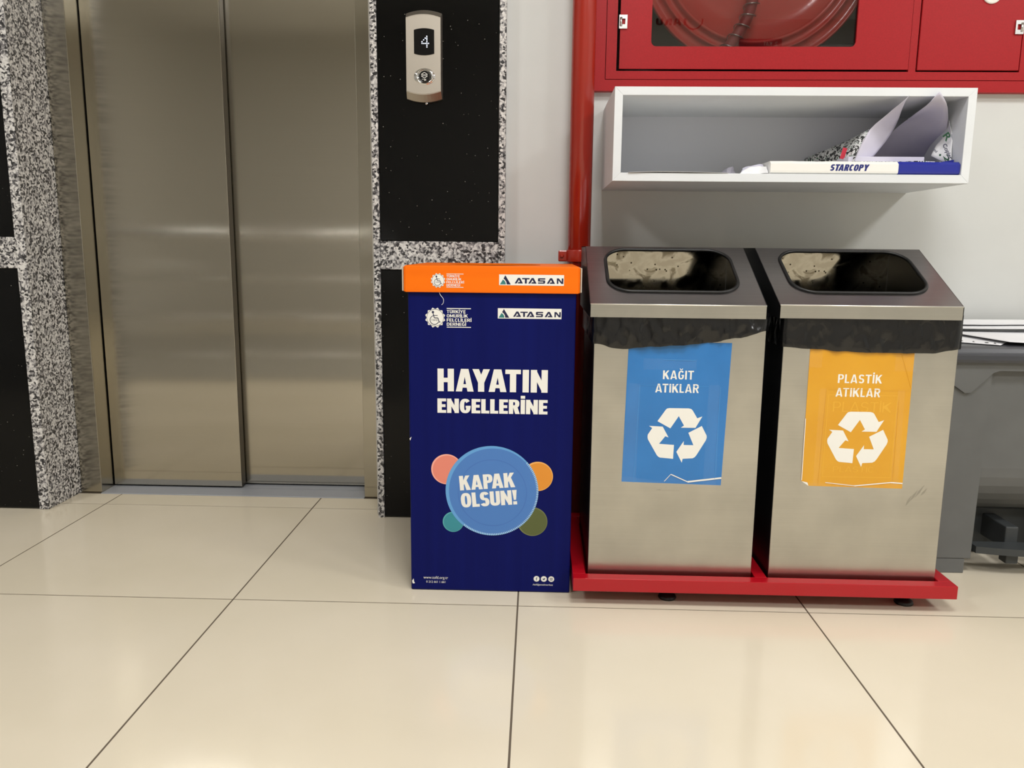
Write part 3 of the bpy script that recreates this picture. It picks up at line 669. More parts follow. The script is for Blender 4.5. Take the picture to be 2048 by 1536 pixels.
obj('green_square', flat([R(at(1878, 312, 1.868).x, at(1882, 312, 1.868).x, at(1878, 312, 1.868).z, at(1878, 308, 1.868).z)], 1.868), gp, parent=ow); rot_text('ond', (1866, 300), (1872, 306), .006, 1.870, M['navy_print'])
obj('white_tab', flat([[(A_(1768, 228, 2.08).x, A_(1768, 228, 2.08).z), (A_(1786, 222, 2.08).x, A_(1786, 222, 2.08).z), (A_(1782, 210, 2.08).x, A_(1782, 210, 2.08).z), (A_(1769, 209, 2.08).x, A_(1769, 209, 2.08).z)]], 2.08), M['paper'], parent=ow, solid=.0004)
sheet('loose_sheet', [[(.198, SY-.004, SH+.0005), (.26, SY-.003, SH+.0028), (.34, SY-.003, SH+.0022), (.418, SY-.001, SH+.0006)], [(.196, SY+.1, SH+.0006), (.26, SY+.1, SH+.001), (.34, SY+.1, SH+.001), (.416, SY+.1, SH+.0006)], [(.194, SY+.2, SH+.0006), (.26, SY+.2, SH+.001), (.34, SY+.2, SH+.001), (.414, SY+.2, SH+.0006)]], M['paper'], label='single white sheet lying flat on the left of the shelf', cat='paper')
cz = SH+.0005
sheet('crumpled_paper', [[(.440, 2.0, cz), (.462, 1.99, cz+.001), (.484, 2.0, cz)], [(.442, 2.01, cz+.012), (.464, 1.99, cz+.022), (.484, 2.01, cz+.014)], [(.452, 2.03, cz+.022), (.468, 2.01, cz+.034), (.482, 2.04, cz+.022)]], M['paperlilac'], label='small crumpled paper scrap near the middle of the shelf', cat='paper', crumple=.006, seed=11, smooth=False)
sheet('torn_sheet', [[(.452, 1.88, cz), (.475, 1.87, cz+.003), (.508, 1.86, cz+.006)], [(.462, 1.90, cz+.008), (.482, 1.88, cz+.015), (.508, 1.87, cz+.021)], [(.474, 1.93, cz+.019), (.49, 1.91, cz+.026), (.508, 1.90, cz+.029)]], M['paperlilac'], label='grey lilac sheet sticking out of the open ream end', cat='paper', crumple=.0055, seed=5, smooth=False)
sheet('torn_scrap', [[(.445, 1.845, cz), (.475, 1.842, cz+.002), (.508, 1.838, cz)], [(.452, 1.85, cz+.006), (.478, 1.848, cz+.014), (.508, 1.842, cz+.011)], [(.468, 1.856, cz+.012), (.482, 1.853, cz+.017), (.508, 1.848, cz+.020)]], M['paper'], label='white torn wrapper scrap in front of the ream end', cat='paper', crumple=.0055, seed=15, smooth=False)

# ================================================================== CAP COLLECTION BOX
BX0, BX1, BY0, BY1, BZ = -.2635, .0805, 1.628, 1.955, .655
cb = thing('collection_box', ((BX0+BX1)/2, BY0, 0), label='navy cardboard bottle cap collection box with orange lid', cat='box')
bd = obj('box_body', box(BX0, BX1, BY0, BY1, .0005, BZ, bev=.003, seg=2), M['blue'], parent=cb)
LX0, LX1, LZ0, LZ1, LY0, LY1 = -.268, .0845, .6455, .6985, 1.6215, 1.962
lid = obj('box_lid', box(LX0, LX1, LY0, LY0+.004, LZ0, LZ1, bev=.0012), M['orange'], parent=cb)
obj('lid_rear', box(LX0, LX1, LY1-.004, LY1, LZ0, LZ1, bev=.0012), M['orange'], parent=lid)
hole = disc((LX0+LX1)/2, (LY0+LY1)/2+.0, .10, 40)
outer = []
for k in range(40):
    a = 2*math.pi*k/40; c_, s_ = math.cos(a), math.sin(a); q = max(abs(c_), abs(s_)); outer.append(((LX0+LX1)/2+c_/q*(LX1-LX0)/2, (LY0+LY1)/2+s_/q*((LY1-LY0)/2-.0006)))
bm = BM(); vo = [bm.verts.new((x, y, LZ1-.0006)) for x, y in outer]; vi = [bm.verts.new((x, y, LZ1-.0006)) for x, y in hole]
for k in range(40): bm.faces.new((vo[k], vo[(k+1) % 40], vi[(k+1) % 40], vi[k]))
bmesh.ops.recalc_face_normals(bm, faces=bm.faces[:]); obj('lid_top', bm, M['orange'], parent=lid, solid=.003, solid_off=0)
for s, xe in ((-1, LX0), (1, LX1)):
    bm = BM(); add_box(bm, *(sorted((xe, xe+s*.0025))), LY0+.001, LY1-.001, LZ0+.001, LZ1-.001, bev=.0006, seg=1); obj('lid_side', bm, M['orange'], parent=lid)
    bm = BM(); add_box(bm, *(sorted((xe+s*.0035, xe+s*.0065))), LY0+.002, LY1-.002, LZ0+.002, LZ1-.0015, bev=.001, seg=1); obj('lid_fold', bm, M['kraft'], parent=lid)
yp = BY0-.0004
def emblem(par, cx, cz, r, y, ink, teeth=12):
    pts = []
    for k in range(teeth*2):
        a = math.radians(90+180/teeth*.5*0+k*180/teeth)+math.radians(180/teeth); rr = r if k % 2 == 0 else r*.84; pts.append((cx+rr*math.cos(a), cz+rr*math.sin(a)))
    e = obj('emblem', flat([pts], y), M['print_white'], parent=par, label='white toothed emblem with a wheelchair user')
    P = annulus(cx, cz, r*.80, r*.835, n=48); k = r/.021
    C = (cx-.0015*k, cz-.0048*k)
    P += annulus(C[0], C[1], .0083*k, .0096*k, 100, 335, 40)
    P += [disc(cx-.0046*k, cz+.0112*k, .0024*k, 16)]
    for p, q, w in (((-.0044, .009), (-.0018, -.0005), .0016), ((-.0036, .0044), (.005, .0044), .0013), ((-.0018, -.0005), (.0055, -.0005), .0016), ((.0055, -.0005), (.0083, -.0092), .0016), ((.0083, -.0092), (.0108, -.0084), .0013)):
        P.append(bar((cx+p[0]*k, cz+p[1]*k), (cx+q[0]*k, cz+q[1]*k), w*k))
    P += letters('TOFD', cx-.008*k, cx+.0045*k, cz-.0064*k, .0031*k, .14, .12, .22)
    bm = flat(P, y-.0002); return e, bm, ink
def emb(par, *a):
    e, bm, ink = emblem(par, *a)
    # ink lies on the emblem print; it belongs to the same panel of the box
    obj('emblem_ink', bm, ink, parent=par)
def assoc(par, xa, xb, ztop, zbot, y):
    H = ztop-zbot; P = [R(xa, xb-.001, ztop-.0016*H/.038, ztop), R(xa, xb-.001, zbot, zbot+.0016*H/.038)]
    ws = (('TÜRKİYE', .76), ('OMURİLİK', .85), ('FELÇLİLERİ', 1.0), ('DERNEĞİ', .78)); ch = H*.165
    for k, (w, f) in enumerate(ws): P += letters(w, xa, xa+(xb-xa)*f, ztop-H*(.265+.215*k), ch, .17, .15, .1)
    obj('lettering', flat(P, y), M['print_white'], parent=par, label='white four line association name')
def atasan(par, xa, xb, zlo, zhi, y, tilt=0):
    pl = obj('logo_plate', flat([R(xa, xb, zlo, zhi)], y), M['print_white'], parent=par, label='white logo plate with navy letters')
    W, H = xb-xa, zhi-zlo; X = lambda u: xa+u*W; Z = lambda v: zlo+v*H
    P = [[(X(.068), Z(.62)), (X(.096), Z(.93)), (X(.18), Z(.08)), (X(.118), Z(.08)), (X(.112), Z(.30)), (X(.095), Z(.48))]]
    def lA(u): return [[(X(u), Z(.18)), (X(u+.032), Z(.18)), (X(u+.082), Z(.70)), (X(u+.052), Z(.70))], [(X(u+.095), Z(.18)), (X(u+.128), Z(.18)), (X(u+.082), Z(.70)), (X(u+.052), Z(.70))], [(X(u+.045), Z(.18)), (X(u+.12), Z(.18)), (X(u+.108), Z(.31)), (X(u+.058), Z(.31))]]
    P += lA(.24)+lA(.45)+lA(.735)
    P += [R(X(.355), X(.47), Z(.57), Z(.69)), R(X(.398), X(.428), Z(.18), Z(.6))]
    P += [R(X(.61), X(.712), Z(.57), Z(.69)), R(X(.60), X(.628), Z(.40), Z(.66)), R(X(.605), X(.705), Z(.38), Z(.49)), R(X(.682), X(.71), Z(.22), Z(.47)), R(X(.60), X(.70), Z(.18), Z(.29))]
    P += [R(X(.89), X(.914), Z(.18), Z(.69)), R(X(.965), X(.99), Z(.18), Z(.69)), [(X(.89), Z(.69)), (X(.92), Z(.69)), (X(.99), Z(.18)), (X(.96), Z(.18))]]
    obj('logo_ink', flat(P, y-.0002), M['navy_print'], parent=par)
    n = 10; q = [(X(.013), Z(.08)), (X(.104), Z(.08))]+[(X(.0)+W*(.013+.091*math.cos(math.radians(a))), Z(.08)+H*.52*math.sin(math.radians(a))) for a in range(10, 61, 10)]
    obj('logo_hill', flat([q], y-.0002), M['teal_print'], parent=par)
emb(bd, -.2075, .5935, .0212, yp, M['navy_print']); assoc(bd, -.1838, -.133, .6135, .5735, yp); atasan(bd, -.079, .051, .5935, .6145, yp)
yl = LY0-.0004
emb(lid, -.2005, .6695, .0152, yl, M['navy_print']); assoc(lid, -.1835, -.1478, .6835, .6555, yl); atasan(lid, -.0765, .0545, .6615, .683, yl)
obj('lettering', flat(letters('HAYATIN', -.2035, .0255, .4405, .0475, .25, .195, .075), yp), M['print_white'], parent=bd, label='large white upper headline')
obj('lettering', flat(letters('ENGELLERİNE', -.2040, .0260, .3945, .0305, .25, .2, .055), yp), M['print_white'], parent=bd, label='white second headline')
def cap(name, cx, cz, r, key, y):
    obj(name, flat([disc(cx, cz, r)], y), M[key+'_rim'], parent=bd); obj('cap_face', flat([disc(cx+r*.03, cz-r*.02, r*.93)], y-.0001), M[key], parent=bd)
cap('printed_cap', -.1850, .2725, .0330, 'cap_salmon', yp); cap('printed_cap', .0080, .2605, .0320, 'cap_orange', yp)
cap('printed_cap', -.1715, .1565, .0225, 'cap_teal', yp); cap('printed_cap', -.0020, .1605, .0320, 'cap_olive', yp)
BCX, BCZ, BR = -.0890, .2265, .0985
obj('printed_cap', flat([disc(BCX, BCZ, BR, 90)], yp-.0003), M['cap_blue_rim'], parent=bd, label='large blue printed bottle cap')
obj('cap_face', flat([disc(BCX+.0028, BCZ-.001, BR*.955, 90)], yp-.0004), M['cap_blue'], parent=bd)
obj('cap_groove', flat(annulus(BCX+.001, BCZ-.004, BR*.73, BR*.745, n=80), yp-.0005), M['cap_blue_in'], parent=bd)
kn = []
for k in range(74):
    a = math.radians(-128+k*2.3); kn.append(bar((BCX+.0005+(BR*.955)*math.cos(a), BCZ+BR*.955*math.sin(a)), (BCX+.0005+BR*1.0*math.cos(a+.014), BCZ+BR*1.0*math.sin(a+.014)), .0016))
obj('cap_knurl', flat(kn, yp-.0005), mat('knurl_print', (176, 208, 238), .5), parent=bd)
rt = math.radians(4.8)
for w, xa, xb, zb_, h in (('KAPAK', -.1565, -.0395, .2265, .0320), ('OLSUN!', -.1535, -.0335, .1885, .0320)):
    obj('lettering', flat(letters(w, xa, xb, zb_, h, .25, .195, .05, rot=rt), yp-.0006), M['print_white'], parent=bd)
obj('lettering', flat(font_polys('www.tofd.org.tr', -.2365, -.183, .0265, .0062), yp), M['print_white'], parent=bd)
obj('lettering', flat(font_polys('0 212 661 1 661', -.2305, -.189, .0172, .0050), yp), M['print_white'], parent=bd)
obj('lettering', flat(font_polys('/tofdgenelmerkez', .0005, .0445, .0165, .0040, shear=.2), yp), M['print_white'], parent=bd)
for k, cx in enumerate((.0088, .0246, .0405)):
    cz2 = .0315; pts = []
    for j in range(28):
        a = 2*math.pi*j/28; rr = .0070 if j % 2 == 0 else .0058; pts.append((cx+rr*math.cos(a), cz2+rr*math.sin(a)))
    obj('social_badge', flat([pts], yp), M['print_white'], parent=bd)
    if k == 0: P = [bar((cx-.0002, cz2-.0035), (cx-.0002, cz2+.0022), .0013), bar((cx-.0003, cz2+.0028), (cx+.0018, cz2+.0032), .0012), bar((cx-.0016, cz2+.0004), (cx+.0016, cz2+.0004), .0011)]
    elif k == 1: P = [[(cx-.003, cz2+.002), (cx-.0005, cz2+.0004), (cx+.0012, cz2+.0022), (cx+.003, cz2+.0018), (cx+.002, cz2-.0012), (cx-.0005, cz2-.0026), (cx-.0028, cz2-.0018), (cx-.0018, cz2-.001)]]
    else: P = ring_plate(rrect(cx-.0029, cx+.0029, cz2-.0029, cz2+.0029, .001, 3), rrect(cx-.0019, cx+.0019, cz2-.0019, cz2+.0019, .0006, 3))+[disc(cx, cz2, .0011, 10)]
    obj('badge_mark', flat(P, yp-.0002), mat('badge_ink', (58, 66, 88), .5), parent=bd)
obj('scuff', flat([[(-.2634, .338), (-.259, .342), (-.262, .3335)]], yp), M['print_white'], parent=bd)
obj('scuff', flat([[(-.2615, .021), (-.258, .026), (-.2572, .019), (-.255, .0155), (-.2595, .0145), (-.2608, .0165)]], yp), M['print_white'], parent=bd, label='white torn scuffs at the left edge')
th = spline([(-.199, LY0+.004, .646), (-.196, BY0-.004, .640), (-.190, BY0-.005, .632), (-.1905, BY0-.003, .624), (-.194, BY0-.002, .620)], 6)
obj('loose_thread', add_tube(BM(), th, .0005, 6), M['paper'], parent=cb)

# ================================================================== BIN STAND
FX0, FX1, FY0, FY1, FZ0, FZ1, RW = .0845, .8715, 1.565, 1.985, .0335, .0615, .027
st = thing('bin_stand', ((FX0+FX1)/2, FY0, 0), label='low red steel stand carrying the two recycling bins', cat='bin stand')
def rail(*a): obj('rail', box(*a, bev=.0012, seg=2), M['redframe'], parent=st)
rail(FX0, FX1, FY0, FY0+RW, FZ0, FZ1); rail(FX0, FX1, FY1-RW, FY1, FZ0, FZ1)
rail(FX0, FX0+RW, FY0+RW, FY1-RW, FZ0, FZ1); rail(FX1-RW, FX1, FY0+RW, FY1-RW, FZ0, FZ1); rail(.4655, .4905, FY0+RW, FY1-RW, FZ0, FZ1)
obj('stand_tray', box(FX0+.02, FX1-.02, FY0+.02, FY1-.02, FZ0+.001, FZ0+.004), M['redframe'], parent=st)
for fx, fy in ((.289, 1.617), (.789, 1.617), (.289, 1.93), (.789, 1.93)):
    obj('foot', add_lathe(BM(), [(.0, 0), (.018, 0), (.0195, .003), (.017, .008), (.010, .013), (.006, .015), (.006, FZ0+.001), (0, FZ0+.001)], (fx, fy, 0), n=28), M['rubber'], parent=st, smooth=True)

# ================================================================== RECYCLING BINS
def recycling_bin(bx0, bx1, lx0, lx1, lz, lab):
    by0, by1, z0, z1, th_ = 1.605, 1.942, FZ0+.0045, .607, .002
    t = thing('recycling_bin', ((bx0+bx1)/2, by0, z0), label=lab, cat='bin', group='steel recycling bins on the red stand')
    bm = BM()
    add_box(bm, bx0, bx1, by0, by0+th_, z0, z1, bev=.0008, seg=1)
    body = obj('bin_body', bm, M['binsteel'], parent=t)
    bm = BM(); add_box(bm, bx0, bx0+th_, by0+th_, by1, z0, z1); add_box(bm, bx1-th_, bx1, by0+th_, by1, z0, z1); add_box(bm, bx0, bx1, by1-th_, by1, z0, z1); add_box(bm, bx0, bx1, by0+th_, by1, z0, z0+th_)
    obj('bin_side', bm, M['blacksheet'], parent=t, label='black side sheets of the bin')
    # lid
    ly0, ly1, yr, zr, zf0 = 1.595, 1.955, 1.806, .7415, lz-.026
    def quad(bm, pts): f = bm.faces.new([bm.verts.new(p) for p in pts]); return f
    bm = BM()
    quad(bm, [(lx0, yr, zr), (lx1, yr, zr), (lx1, ly1, zr), (lx0, ly1, zr)])
    # slope with rounded opening
    S = math.hypot(yr-ly0, zr-lz)
    def on(x, s): return (x, ly0+(yr-ly0)*s/S, lz+(zr-lz)*s/S)
    ox0, ox1, s0, s1 = lx0+.041, lx1-.041, S*.20, S*.935
    out_ = rect_like(lx0, lx1, 0, S, 10); in_ = rrect(ox0, ox1, s0, s1, .048, 10)
    for q in ring_plate(out_, in_):
        pp = []
        for p in q:
            if p not in pp: pp.append(p)
        if len(pp) > 2: quad(bm, [on(*p) for p in pp])
    bmesh.ops.remove_doubles(bm, verts=bm.verts[:], dist=1e-5)
    for f in bm.faces:
        f.normal_update()
        if f.normal.y > .1 or (abs(f.normal.y) < .1 and f.normal.z < 0): f.normal_flip()
    ld_ = obj('bin_lid', bm, M['lidsteel'], parent=t, solid=.0015)
    for x, fl in ((lx0, 1), (lx1, -1)):
        bm = BM(); f = quad(bm, [(x, ly0, zf0), (x, ly0, lz), (x, yr, zr), (x, ly1, zr), (x, ly1, zf0)]); f.normal_update()
        if f.normal.x*fl > 0: f.normal_flip()
        obj('lid_cheek', bm, M['blacksheet'], parent=ld_, solid=.0015)
    bm = BM(); add_box(bm, lx0+.002, lx1-.002, ly1-.002, ly1, zf0, zr-.001); obj('lid_back', bm, M['stained'], parent=ld_, label='stained steel inside the lid')
    obj('lid_front', box(lx0, lx1, ly0, ly0+.0015, zf0, lz-.0005), M['binsteel'], parent=ld_)
    obj('rubber_trim', add_tube(BM(), [Vector(on(*p))+Vector((0, -.0006, .001)) for p in in_], .0036, 8, closed=True), M['rubber'], parent=ld_, smooth=True)
    obj('front_edge', add_tube(BM(), [(lx0+.001, ly0+.0006, lz-.0002), (lx1-.001, ly0+.0006, lz-.0002)], .0016, 8), M['edge'], parent=ld_, smooth=True)
    return t, body
def liner(bx0, bx1, by0, by1, hem, amp, lab, seed):
    """black bag folded over the rim: skirt outside, sack inside"""
    ztop = .613; per = []; nx, ny = 60, 40
    for k in range(nx): per.append((bx0+(bx1-bx0)*k/nx, by0, 0, -1))
    for k in range(ny): per.append((bx1, by0+(by1-by0)*k/ny, 1, 0))
    for k in range(nx): per.append((bx1-(bx1-bx0)*k/nx, by1, 0, 1))
    for k in range(ny): per.append((bx0, by1-(by1-by0)*k/ny, -1, 0))
    def hz(x): 
        u = (x-bx0)/(bx1-bx0)*(len(hem)-1); i = min(int(u), len(hem)-2); f = u-i; f = f*f*(3-2*f); return hem[i]*(1-f)+hem[i+1]*f
    bm = BM(); rings = []; NR = 14
    for j in range(NR+1):
        v = j/NR; ring = []
        for k, (x, y, nx_, ny_) in enumerate(per):
            zb_ = hz(x) if ny_ < 0 else (hem[-1] if nx_ > 0 else hem[0]) if nx_ else .56
            zb_ += .0014*noise.noise(Vector((x*45+seed, y*45, 0)))
            z = ztop+(zb_-ztop)*v
            w = (.75-abs(noise.noise(Vector((x*34+seed, y*34, z*16+x*18))))*2.4)*.55+(.7-abs(noise.noise(Vector((x*80+seed, y*80, z*34-x*50))))*2.2)*.45
            off = .0032+(amp if ny_ < 0 else .0022)*(.5+w)*(.25+.75*v)*(1 if ny_ >= 0 else min(1, .35+min(x-bx0, bx1-x)*30))
            if v > .93: off -= .001
            ring.append(bm.verts.new((x+nx_*max(.0015, off), y+ny_*max(.0015, off), z)))
        rings.append(ring)
    for s, (z, ins) in enumerate(((ztop+.001, -.004), (ztop-.02, -.008), (.5, -.012), (.3, -.02), (.12, -.03))):
        rings.insert(0, [bm.verts.new((x+nx_*ins*(1 if s else .3), y+ny_*ins*(1 if s else .3), z)) for x, y, nx_, ny_ in per])
    N = len(per)
    for i in range(len(rings)-1):
        for k in range(N): bm.faces.new((rings[i][k], rings[i][(k+1) % N], rings[i+1][(k+1) % N], rings[i+1][k]))
    bm.faces.new(rings[0]); bmesh.ops.recalc_face_normals(bm, faces=bm.faces[:])
    return obj('bin_liner', bm, M['bag'], label=lab, cat='bin liner', group='black bags in the recycling bins', smooth=True)
ARROWS = [[(420, 828), (490, 722), (502, 709), (522, 704), (700, 704), (722, 710), (735, 722), (780, 795), (826, 777), (768, 885), (635, 885), (663, 865), (612, 778), (540, 893)],
          [(345, 873), (470, 878), (527, 978), (497, 968), (443, 1040), (580, 1048), (577, 1180), (455, 1170), (438, 1160), (425, 1145), (340, 1000), (335, 978), (337, 955), (375, 893)],
          [(825, 866), (873, 955), (875, 975), (868, 1000), (790, 1140), (775, 1160), (755, 1172), (665, 1178), (658, 1215), (604, 1113), (668, 1010), (668, 1047), (757, 1048), (706, 932)]]
def arrow_polys(cx, cz, k):
    return [[(cx+(x-605)*k, cz-(y-958)*k) for x, y in a] for a in ARROWS]
YS = 1.605-.0008
# --- left bin, blue paper sign
b1, body1 = recycling_bin(.1175, .4605, .1065, .4572, .6275, 'steel recycling bin with blue paper waste sign')
bm = BM(); add_plate(bm, [[(.1872, .552), (.394, .552), (.387, .2555), (.182, .2595)]], YS, 1.6052)
s1 = obj('sign', bm, M['signblue'], parent=b1, label='blue paper sign taped to the bin')
obj('lettering', flat(letters('KAĞIT', .2585, .3205, .4765, .0180, .18, .15, .12), YS-.0002), M['print_white'], parent=s1)
obj('lettering', flat(letters('ATIKLAR', .2440, .3320, .4490, .0180, .18, .15, .12), YS-.0002), M['print_white'], parent=s1)
for p in arrow_polys(.2925, .3600, .000224): obj('recycling_arrow', flat([p], YS-.0002), M['print_white'], parent=s1)
def tape_strip(par, pts, y):
    bm = BM(); add_flat(bm, [pts], y); obj('tape', bm, M['tape'], parent=par)
yt = YS-.0006
tape_strip(s1, [(.180, .2575), (.211, .2575), (.214, .4655), (.190, .468)], yt); tape_strip(s1, [(.350, .256), (.3775, .2555), (.3745, .466), (.352, .466)], yt)
tape_strip(s1, [(.181, .2545), (.387, .2520), (.3875, .268), (.320, .2605), (.285, .276), (.26, .262), (.182, .272)], yt-.0002); tape_strip(s1, [(.218, .496), (.325, .497), (.325, .517), (.218, .519)], yt)
obj('crease', flat([bar((.3870, .2715), (.318, .2620), .0035), bar((.318, .2620), (.283, .2775), .002), bar((.283, .2775), (.270, .262), .0012)], yt-.0004), M['print_white'], parent=s1, label='white crease at the lower edge')
obj('crease', flat([bar((.258, .5165), (.322, .516), .0009), bar((.2065, .258), (.2125, .463), .0006), bar((.3735, .27), (.3755, .462), .0007), bar((.210, .464), (.352, .463), .0005)], yt-.0004), M['signblue2'], parent=s1)
M['scuffmark'] = mat('grey_scuff', (70, 66, 60), .6); M['scuffmark'].node_tree.nodes['Principled BSDF'].inputs['Alpha'].default_value = .16
YM = 1.605-.0003
obj('scuff_mark', flat([[(.2520, .2425), (.262, .2450), (.264, .2425), (.302, .2428), (.302, .2420), (.264, .2418)]], YM), M['scuffmark'], parent=body1)
# --- right bin, yellow plastic sign
b2, body2 = recycling_bin(.4965, .8425, .4815, .8405, .6300, 'steel recycling bin with yellow plastic waste sign')
bm = BM(); add_plate(bm, [[(.550, .552), (.757, .552), (.7575, .2555), (.566, .2580), (.551, .2685)]], YS, 1.6052)
s2 = obj('sign', bm, M['signyellow'], parent=b2, label='yellow paper sign taped to the bin')
obj('lettering', flat(letters('PLASTİK', .6095, .6970, .4740, .0178, .18, .15, .12), YS-.0002), M['print_white'], parent=s2)
obj('lettering', flat(letters('ATIKLAR', .6070, .6960, .4460, .0178, .18, .15, .12), YS-.0002), M['print_white'], parent=s2)
for p in arrow_polys(.6585, .3580, .000226): obj('recycling_arrow', flat([p], YS-.0002), M['print_white'], parent=s2)
gh = ring_plate(rect_like(.5925, .7315, .2775, .4500, 1), rect_like(.5937, .7303, .2787, .4488, 1))
obj('faint_lettering', flat([q for q in gh if len({(round(a, 5), round(b, 5)) for a, b in q}) == 4]+letters('PLASTİK', .604, .7205, .4150, .0205, .09, .08, .12)+letters('PLASTIC', .614, .696, .2890, .0115, .09, .08, .12), YS-.00012), M['signyellow2'], parent=s2, label='faint older lettering showing through')
tape_strip(s2, [(.5505, .2650), (.566, .2550), (.757, .2520), (.758, .268), (.69, .264), (.60, .2655)], yt-.0002); tape_strip(s2, [(.575, .26), (.589, .26), (.589, .462), (.575, .462)], yt); tape_strip(s2, [(.733, .26), (.748, .26), (.745, .462), (.731, .462)], yt)
tape_strip(s2, [(.544, .505), (.575, .505), (.575, .552), (.544, .552)], yt); tape_strip(s2, [(.72, .50), (.762, .50), (.762, .552), (.72, .552)], yt)
obj('crease', flat([bar((.757, .267), (.733, .2685), .0025), bar((.733, .2685), (.66, .2600), .0022), bar((.66, .2600), (.60, .2660), .0014), [(.5515, .2680), (.5665, .2580), (.5635, .2655)], bar((.5515, .27), (.5505, .40), .0014)], yt-.0004), M['print_white'], parent=s2, label='white crease at the lower edge')
obj('crease', flat([bar((.586, .262), (.589, .462), .0008), bar((.589, .462), (.757, .460), .0006), bar((.737, .27), (.735, .44), .0008), bar((.757, .465), (.728, .545), .0008)], yt-.0004), M['signyellow2'], parent=s2)
for x, z, l_, a in ((.776, .228, .030, 62), (.785, .236, .034, 58), (.768, .218, .026, 66), (.796, .240, .022, 54)):
    c_, s_ = math.cos(math.radians(a))*l_, math.sin(math.radians(a))*l_
    obj('scuff_mark', flat([[(x, z), (x+c_*.4+.003, z+s_*.4), (x+c_, z+s_), (x+c_*.5-.003, z+s_*.5)]], YM), M['scuffmark'], parent=body2)
liner(.1175, .4605, 1.605, 1.942, [.547, .5375, .543, .547, .552, .563, .578], .0085, 'black bag folded over the rim above the blue sign', 1.7)
liner(.4965, .8425, 1.605, 1.942, [.546, .543, .5385, .537, .5365, .537, .545], .0045, 'black bag folded over the rim above the yellow sign', 8.3)

# ================================================================== GREY PEDAL BIN
gb = thing('pedal_bin', (1.14, 1.80, 0), label='grey plastic pedal bin with charcoal lid beside the stand', cat='bin')
GX0, GX1, GY0, GY1 = .925, 1.355, 1.785, 2.095
bm = BM(); prof = [(GY0+.014, .497), (GY0+.014, .25)]+[(GY0+.014+.14*(1-math.cos(math.radians(a))), .25-.13*math.sin(math.radians(a))) for a in range(10, 91, 10)]+[(GY0+.17, .10), (GY1, .10), (GY1, .497)]
add_prism_x(bm, prof, GX0+.002, GX1-.002); obj('bin_body', bm, M['greybin'], parent=gb)
for xa, xb in ((GX0, 1.0185), (1.2615, GX1)):
    bm = BM(); add_prism(bm, [(xa, .497), (xb, .497), (xb-.004, .036), (xa+.004, .036)], GY0, GY0+.06)
    bmesh.ops.bevel(bm, geom=[e for e in bm.edges if abs(e.verts[0].co.y-GY0) < 1e-5 and abs(e.verts[1].co.y-GY0) < 1e-5], offset=.002, segments=2, affect='EDGES'); pl = obj('corner_pillar', bm, M['greybin'], parent=gb)
    obj('foot', box(xa+.006, xb-.016, GY0+.002, GY0+.07, 0, .0355, bev=.002), M['greybin'], parent=gb)
    obj('foot', box(xa+.016, xb-.026, GY1-.07, GY1-.008, 0, .0075, bev=.001), M['greybin'], parent=gb)
bm = BM(); add_prism(bm, [(GX0-.004, .497), (GX0-.004, .452), (.958, .427), (.972, .428), (1.016, .473), (1.030, .478), (1.25, .478), (1.265, .473), (1.31, .428), (1.322, .427), (GX1+.004, .452), (GX1+.004, .497)], GY0-.006, GY0+.0135); obj('rim_skirt', bm, M['greybin'], parent=gb)
obj('under_bin_shade', box(GX0+.01, GX1-.01, GY0+.13, GY1-.005, .008, .12, bev=.004), M['greydark'], parent=gb)  # dark block added in place of the shadow under the bin
bm = BM(); n = 16
pts = [(1.022+(.236)*k/n, GY0-.004-.018*math.sin(math.pi*k/n)) for k in range(n+1)]
va = [[bm.verts.new((x, y, z)) for x, y in pts] for z in (.052, .068)]; vb = [[bm.verts.new((x, GY0+.03, z)) for x, y in pts] for z in (.052, .068)]
for k in range(n):
    bm.faces.new((va[0][k], va[0][k+1], va[1][k+1], va[1][k])); bm.faces.new((va[1][k], va[1][k+1], vb[1][k+1], vb[1][k])); bm.faces.new((vb[0][k], vb[0][k+1], va[0][k+1], va[0][k])); bm.faces.new((vb[1][k], vb[1][k+1], vb[0][k+1], vb[0][k]))
bm.faces.new((va[0][0], va[1][0], vb[1][0], vb[0][0])); bm.faces.new((va[0][n], vb[0][n], vb[1][n], va[1][n])); bmesh.ops.recalc_face_normals(bm, faces=bm.faces[:])
pd = obj('pedal', bm, M['greydark'], parent=gb)
obj('pedal_stem', box(1.095, 1.123, GY0+.0, GY0+.03, .026, .0515, bev=.002), M['greydark'], parent=pd)
obj('pedal_arm', box(1.105, 1.135, GY0+.03, GY0+.16, .05, .105, bev=.003), M['greydark'], parent=pd)
bm = BM(); lp = [(GY0-.016, .497), (GY0-.019, .503), (GY0-.018, .513), (GY0-.013, .5155), (GY0-.012, .519), (GY0-.006, .527), (GY0+.006, .531), (GY1-.04, .545), (GY1+.008, .545), (GY1+.012, .53), (GY1+.012, .497)]
add_prism_x(bm, lp, GX0-.012, GX1+.012); bmesh.ops.bevel(bm, geom=[e for e in bm.edges if e.verts[0].co.x == e.verts[1].co.x and e.verts[0].co.z > .5 and e.verts[1].co.z > .5], offset=.004, segments=3, affect='EDGES'); obj('bin_lid', bm, M['greylid'], parent=gb)
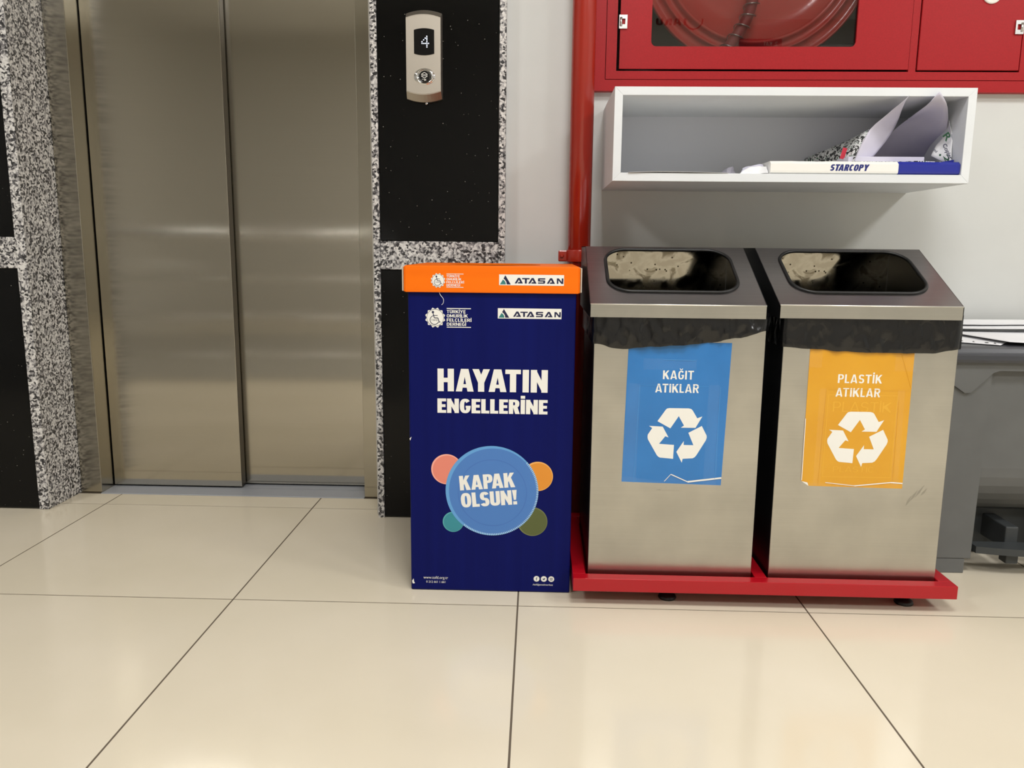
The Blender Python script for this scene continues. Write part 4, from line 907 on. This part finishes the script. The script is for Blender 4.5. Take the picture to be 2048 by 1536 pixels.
# papers on its lid
def lz_(y): return .5318+(y-(GY0+.006))/(GY1-.04-GY0-.006)*.0135
def lay(name, corners, lift, lab, crv=.0, seed=1, mt='paper'):
    """sheet on the lid: four corners in plan, near-left, near-right, far-right, far-left"""
    rows = []
    for i in range(4):
        r = []
        for j in range(4):
            u, v = j/3, i/3; x = (corners[0][0]*(1-u)+corners[1][0]*u)*(1-v)+(corners[3][0]*(1-u)+corners[2][0]*u)*v; y = (corners[0][1]*(1-u)+corners[1][1]*u)*(1-v)+(corners[3][1]*(1-u)+corners[2][1]*u)*v
            r.append((x, y, lz_(y)+lift+crv*(math.sin(u*5+seed)+1)*.5*(1-.4*v)))
        rows.append(r)
    return sheet(name, rows, M[mt], label=lab, cat='paper', group='papers on the grey bin lid', th=.0006)
lay('punched_sheet', [(.945, 1.842), (1.035, 1.797), (1.2, 1.99), (1.08, 2.04)], .0012, 'white sheet with punched holes on the grey bin lid')
bm = BM()
for u, w in ((.18, .005), (.42, .003), (.68, .007), (.84, .003)):
    x, y = .945+.09*u+.012, 1.842-.045*u+.014; z = lz_(y)+.0024; q = [bm.verts.new(p) for p in ((x-w/2, y-.004, z), (x+w/2, y-.0055, z), (x+w/2+.003, y+.004, z+.0004), (x-w/2+.003, y+.005, z+.0004))]; bm.faces.new(q)
obj('hole_mark', bm, M['rubber'], parent=[o for o in bpy.data.objects if o.name == 'punched_sheet'][0])
lay('draped_sheet', [(1.055, 1.798), (1.30, 1.792), (1.30, 2.02), (.99, 1.96)], .0048, 'large white sheet at the front edge of the grey lid', .004, 2)
lay('back_sheet', [(.99, 1.955), (1.32, 1.95), (1.32, 2.06), (.96, 2.06)], .0150, 'white sheet lying across the back of the grey lid', .002, 4)
lay('top_sheet', [(1.0, 1.985), (1.30, 2.0), (1.28, 2.085), (.98, 2.085)], .0200, 'topmost white sheet at the back of the grey lid', .002, 3)

# ================================================================== signs across the hall (mirrored in the cabinet glass)
def mirrored(px, py): 
    p = at(px, py, 2*(DY1+.001)-YB-.02); return p.x, p.z
xa, za = mirrored(1312, 50); xb, zb2 = mirrored(1378, 31)
banner = thing('wall_poster', ((xa+xb)/2, YB, za-.5), label='white poster with dark red letters across the hall, mirrored in the cabinet glass', cat='poster')
obj('poster_board', box(xa-.25, xb+.45, YB, YB+.012, za-.35, zb2+.25), M['print_white'], parent=banner)
def face_plus_y(polys, y):
    bm = BM()
    for poly in polys:
        f = bm.faces.new([bm.verts.new((p[0], y+6e-6*(len(bm.faces) % 16), p[1])) for p in poly]); f.normal_update()
        if f.normal.y < 0: f.normal_flip()
    return bm
obj('lettering', face_plus_y(letters('TAKU', xa, xb, za, zb2-za, .22, .18, .1, mirror=True), YB+.0125), mat('dark_red_print', (120, 20, 30), .5), parent=banner)
xe, ze = mirrored(1388, 39); obj('poster_ring', face_plus_y(annulus(xe, ze, .10*(xb-xa)/.3*.75, .11*(xb-xa)/.3*.8, n=40), YB+.0125), mat('dark_red_ring', (120, 20, 30), .5), parent=banner)
x5, z5 = mirrored(1440, 94); x6, z6 = mirrored(1565, 77)
fs = thing('floor_sign', ((x5+x6)/2, YB, z5), label='dark red floor number sign across the hall, mirrored in the cabinet glass', cat='sign')
obj('sign_board', box(x5, x6, YB, YB+.010, z5-.08, z6), mat('floor_sign_red', (110, 16, 52), .4), parent=fs)
xt, zt_ = mirrored(1527, 91); xu, zu = mirrored(1556, 83)
obj('lettering', face_plus_y(letters('2. KAT', xt, xu, zt_, zu-zt_, .18, .16, .14, mirror=True), YB+.0105), M['print_white'], parent=fs)
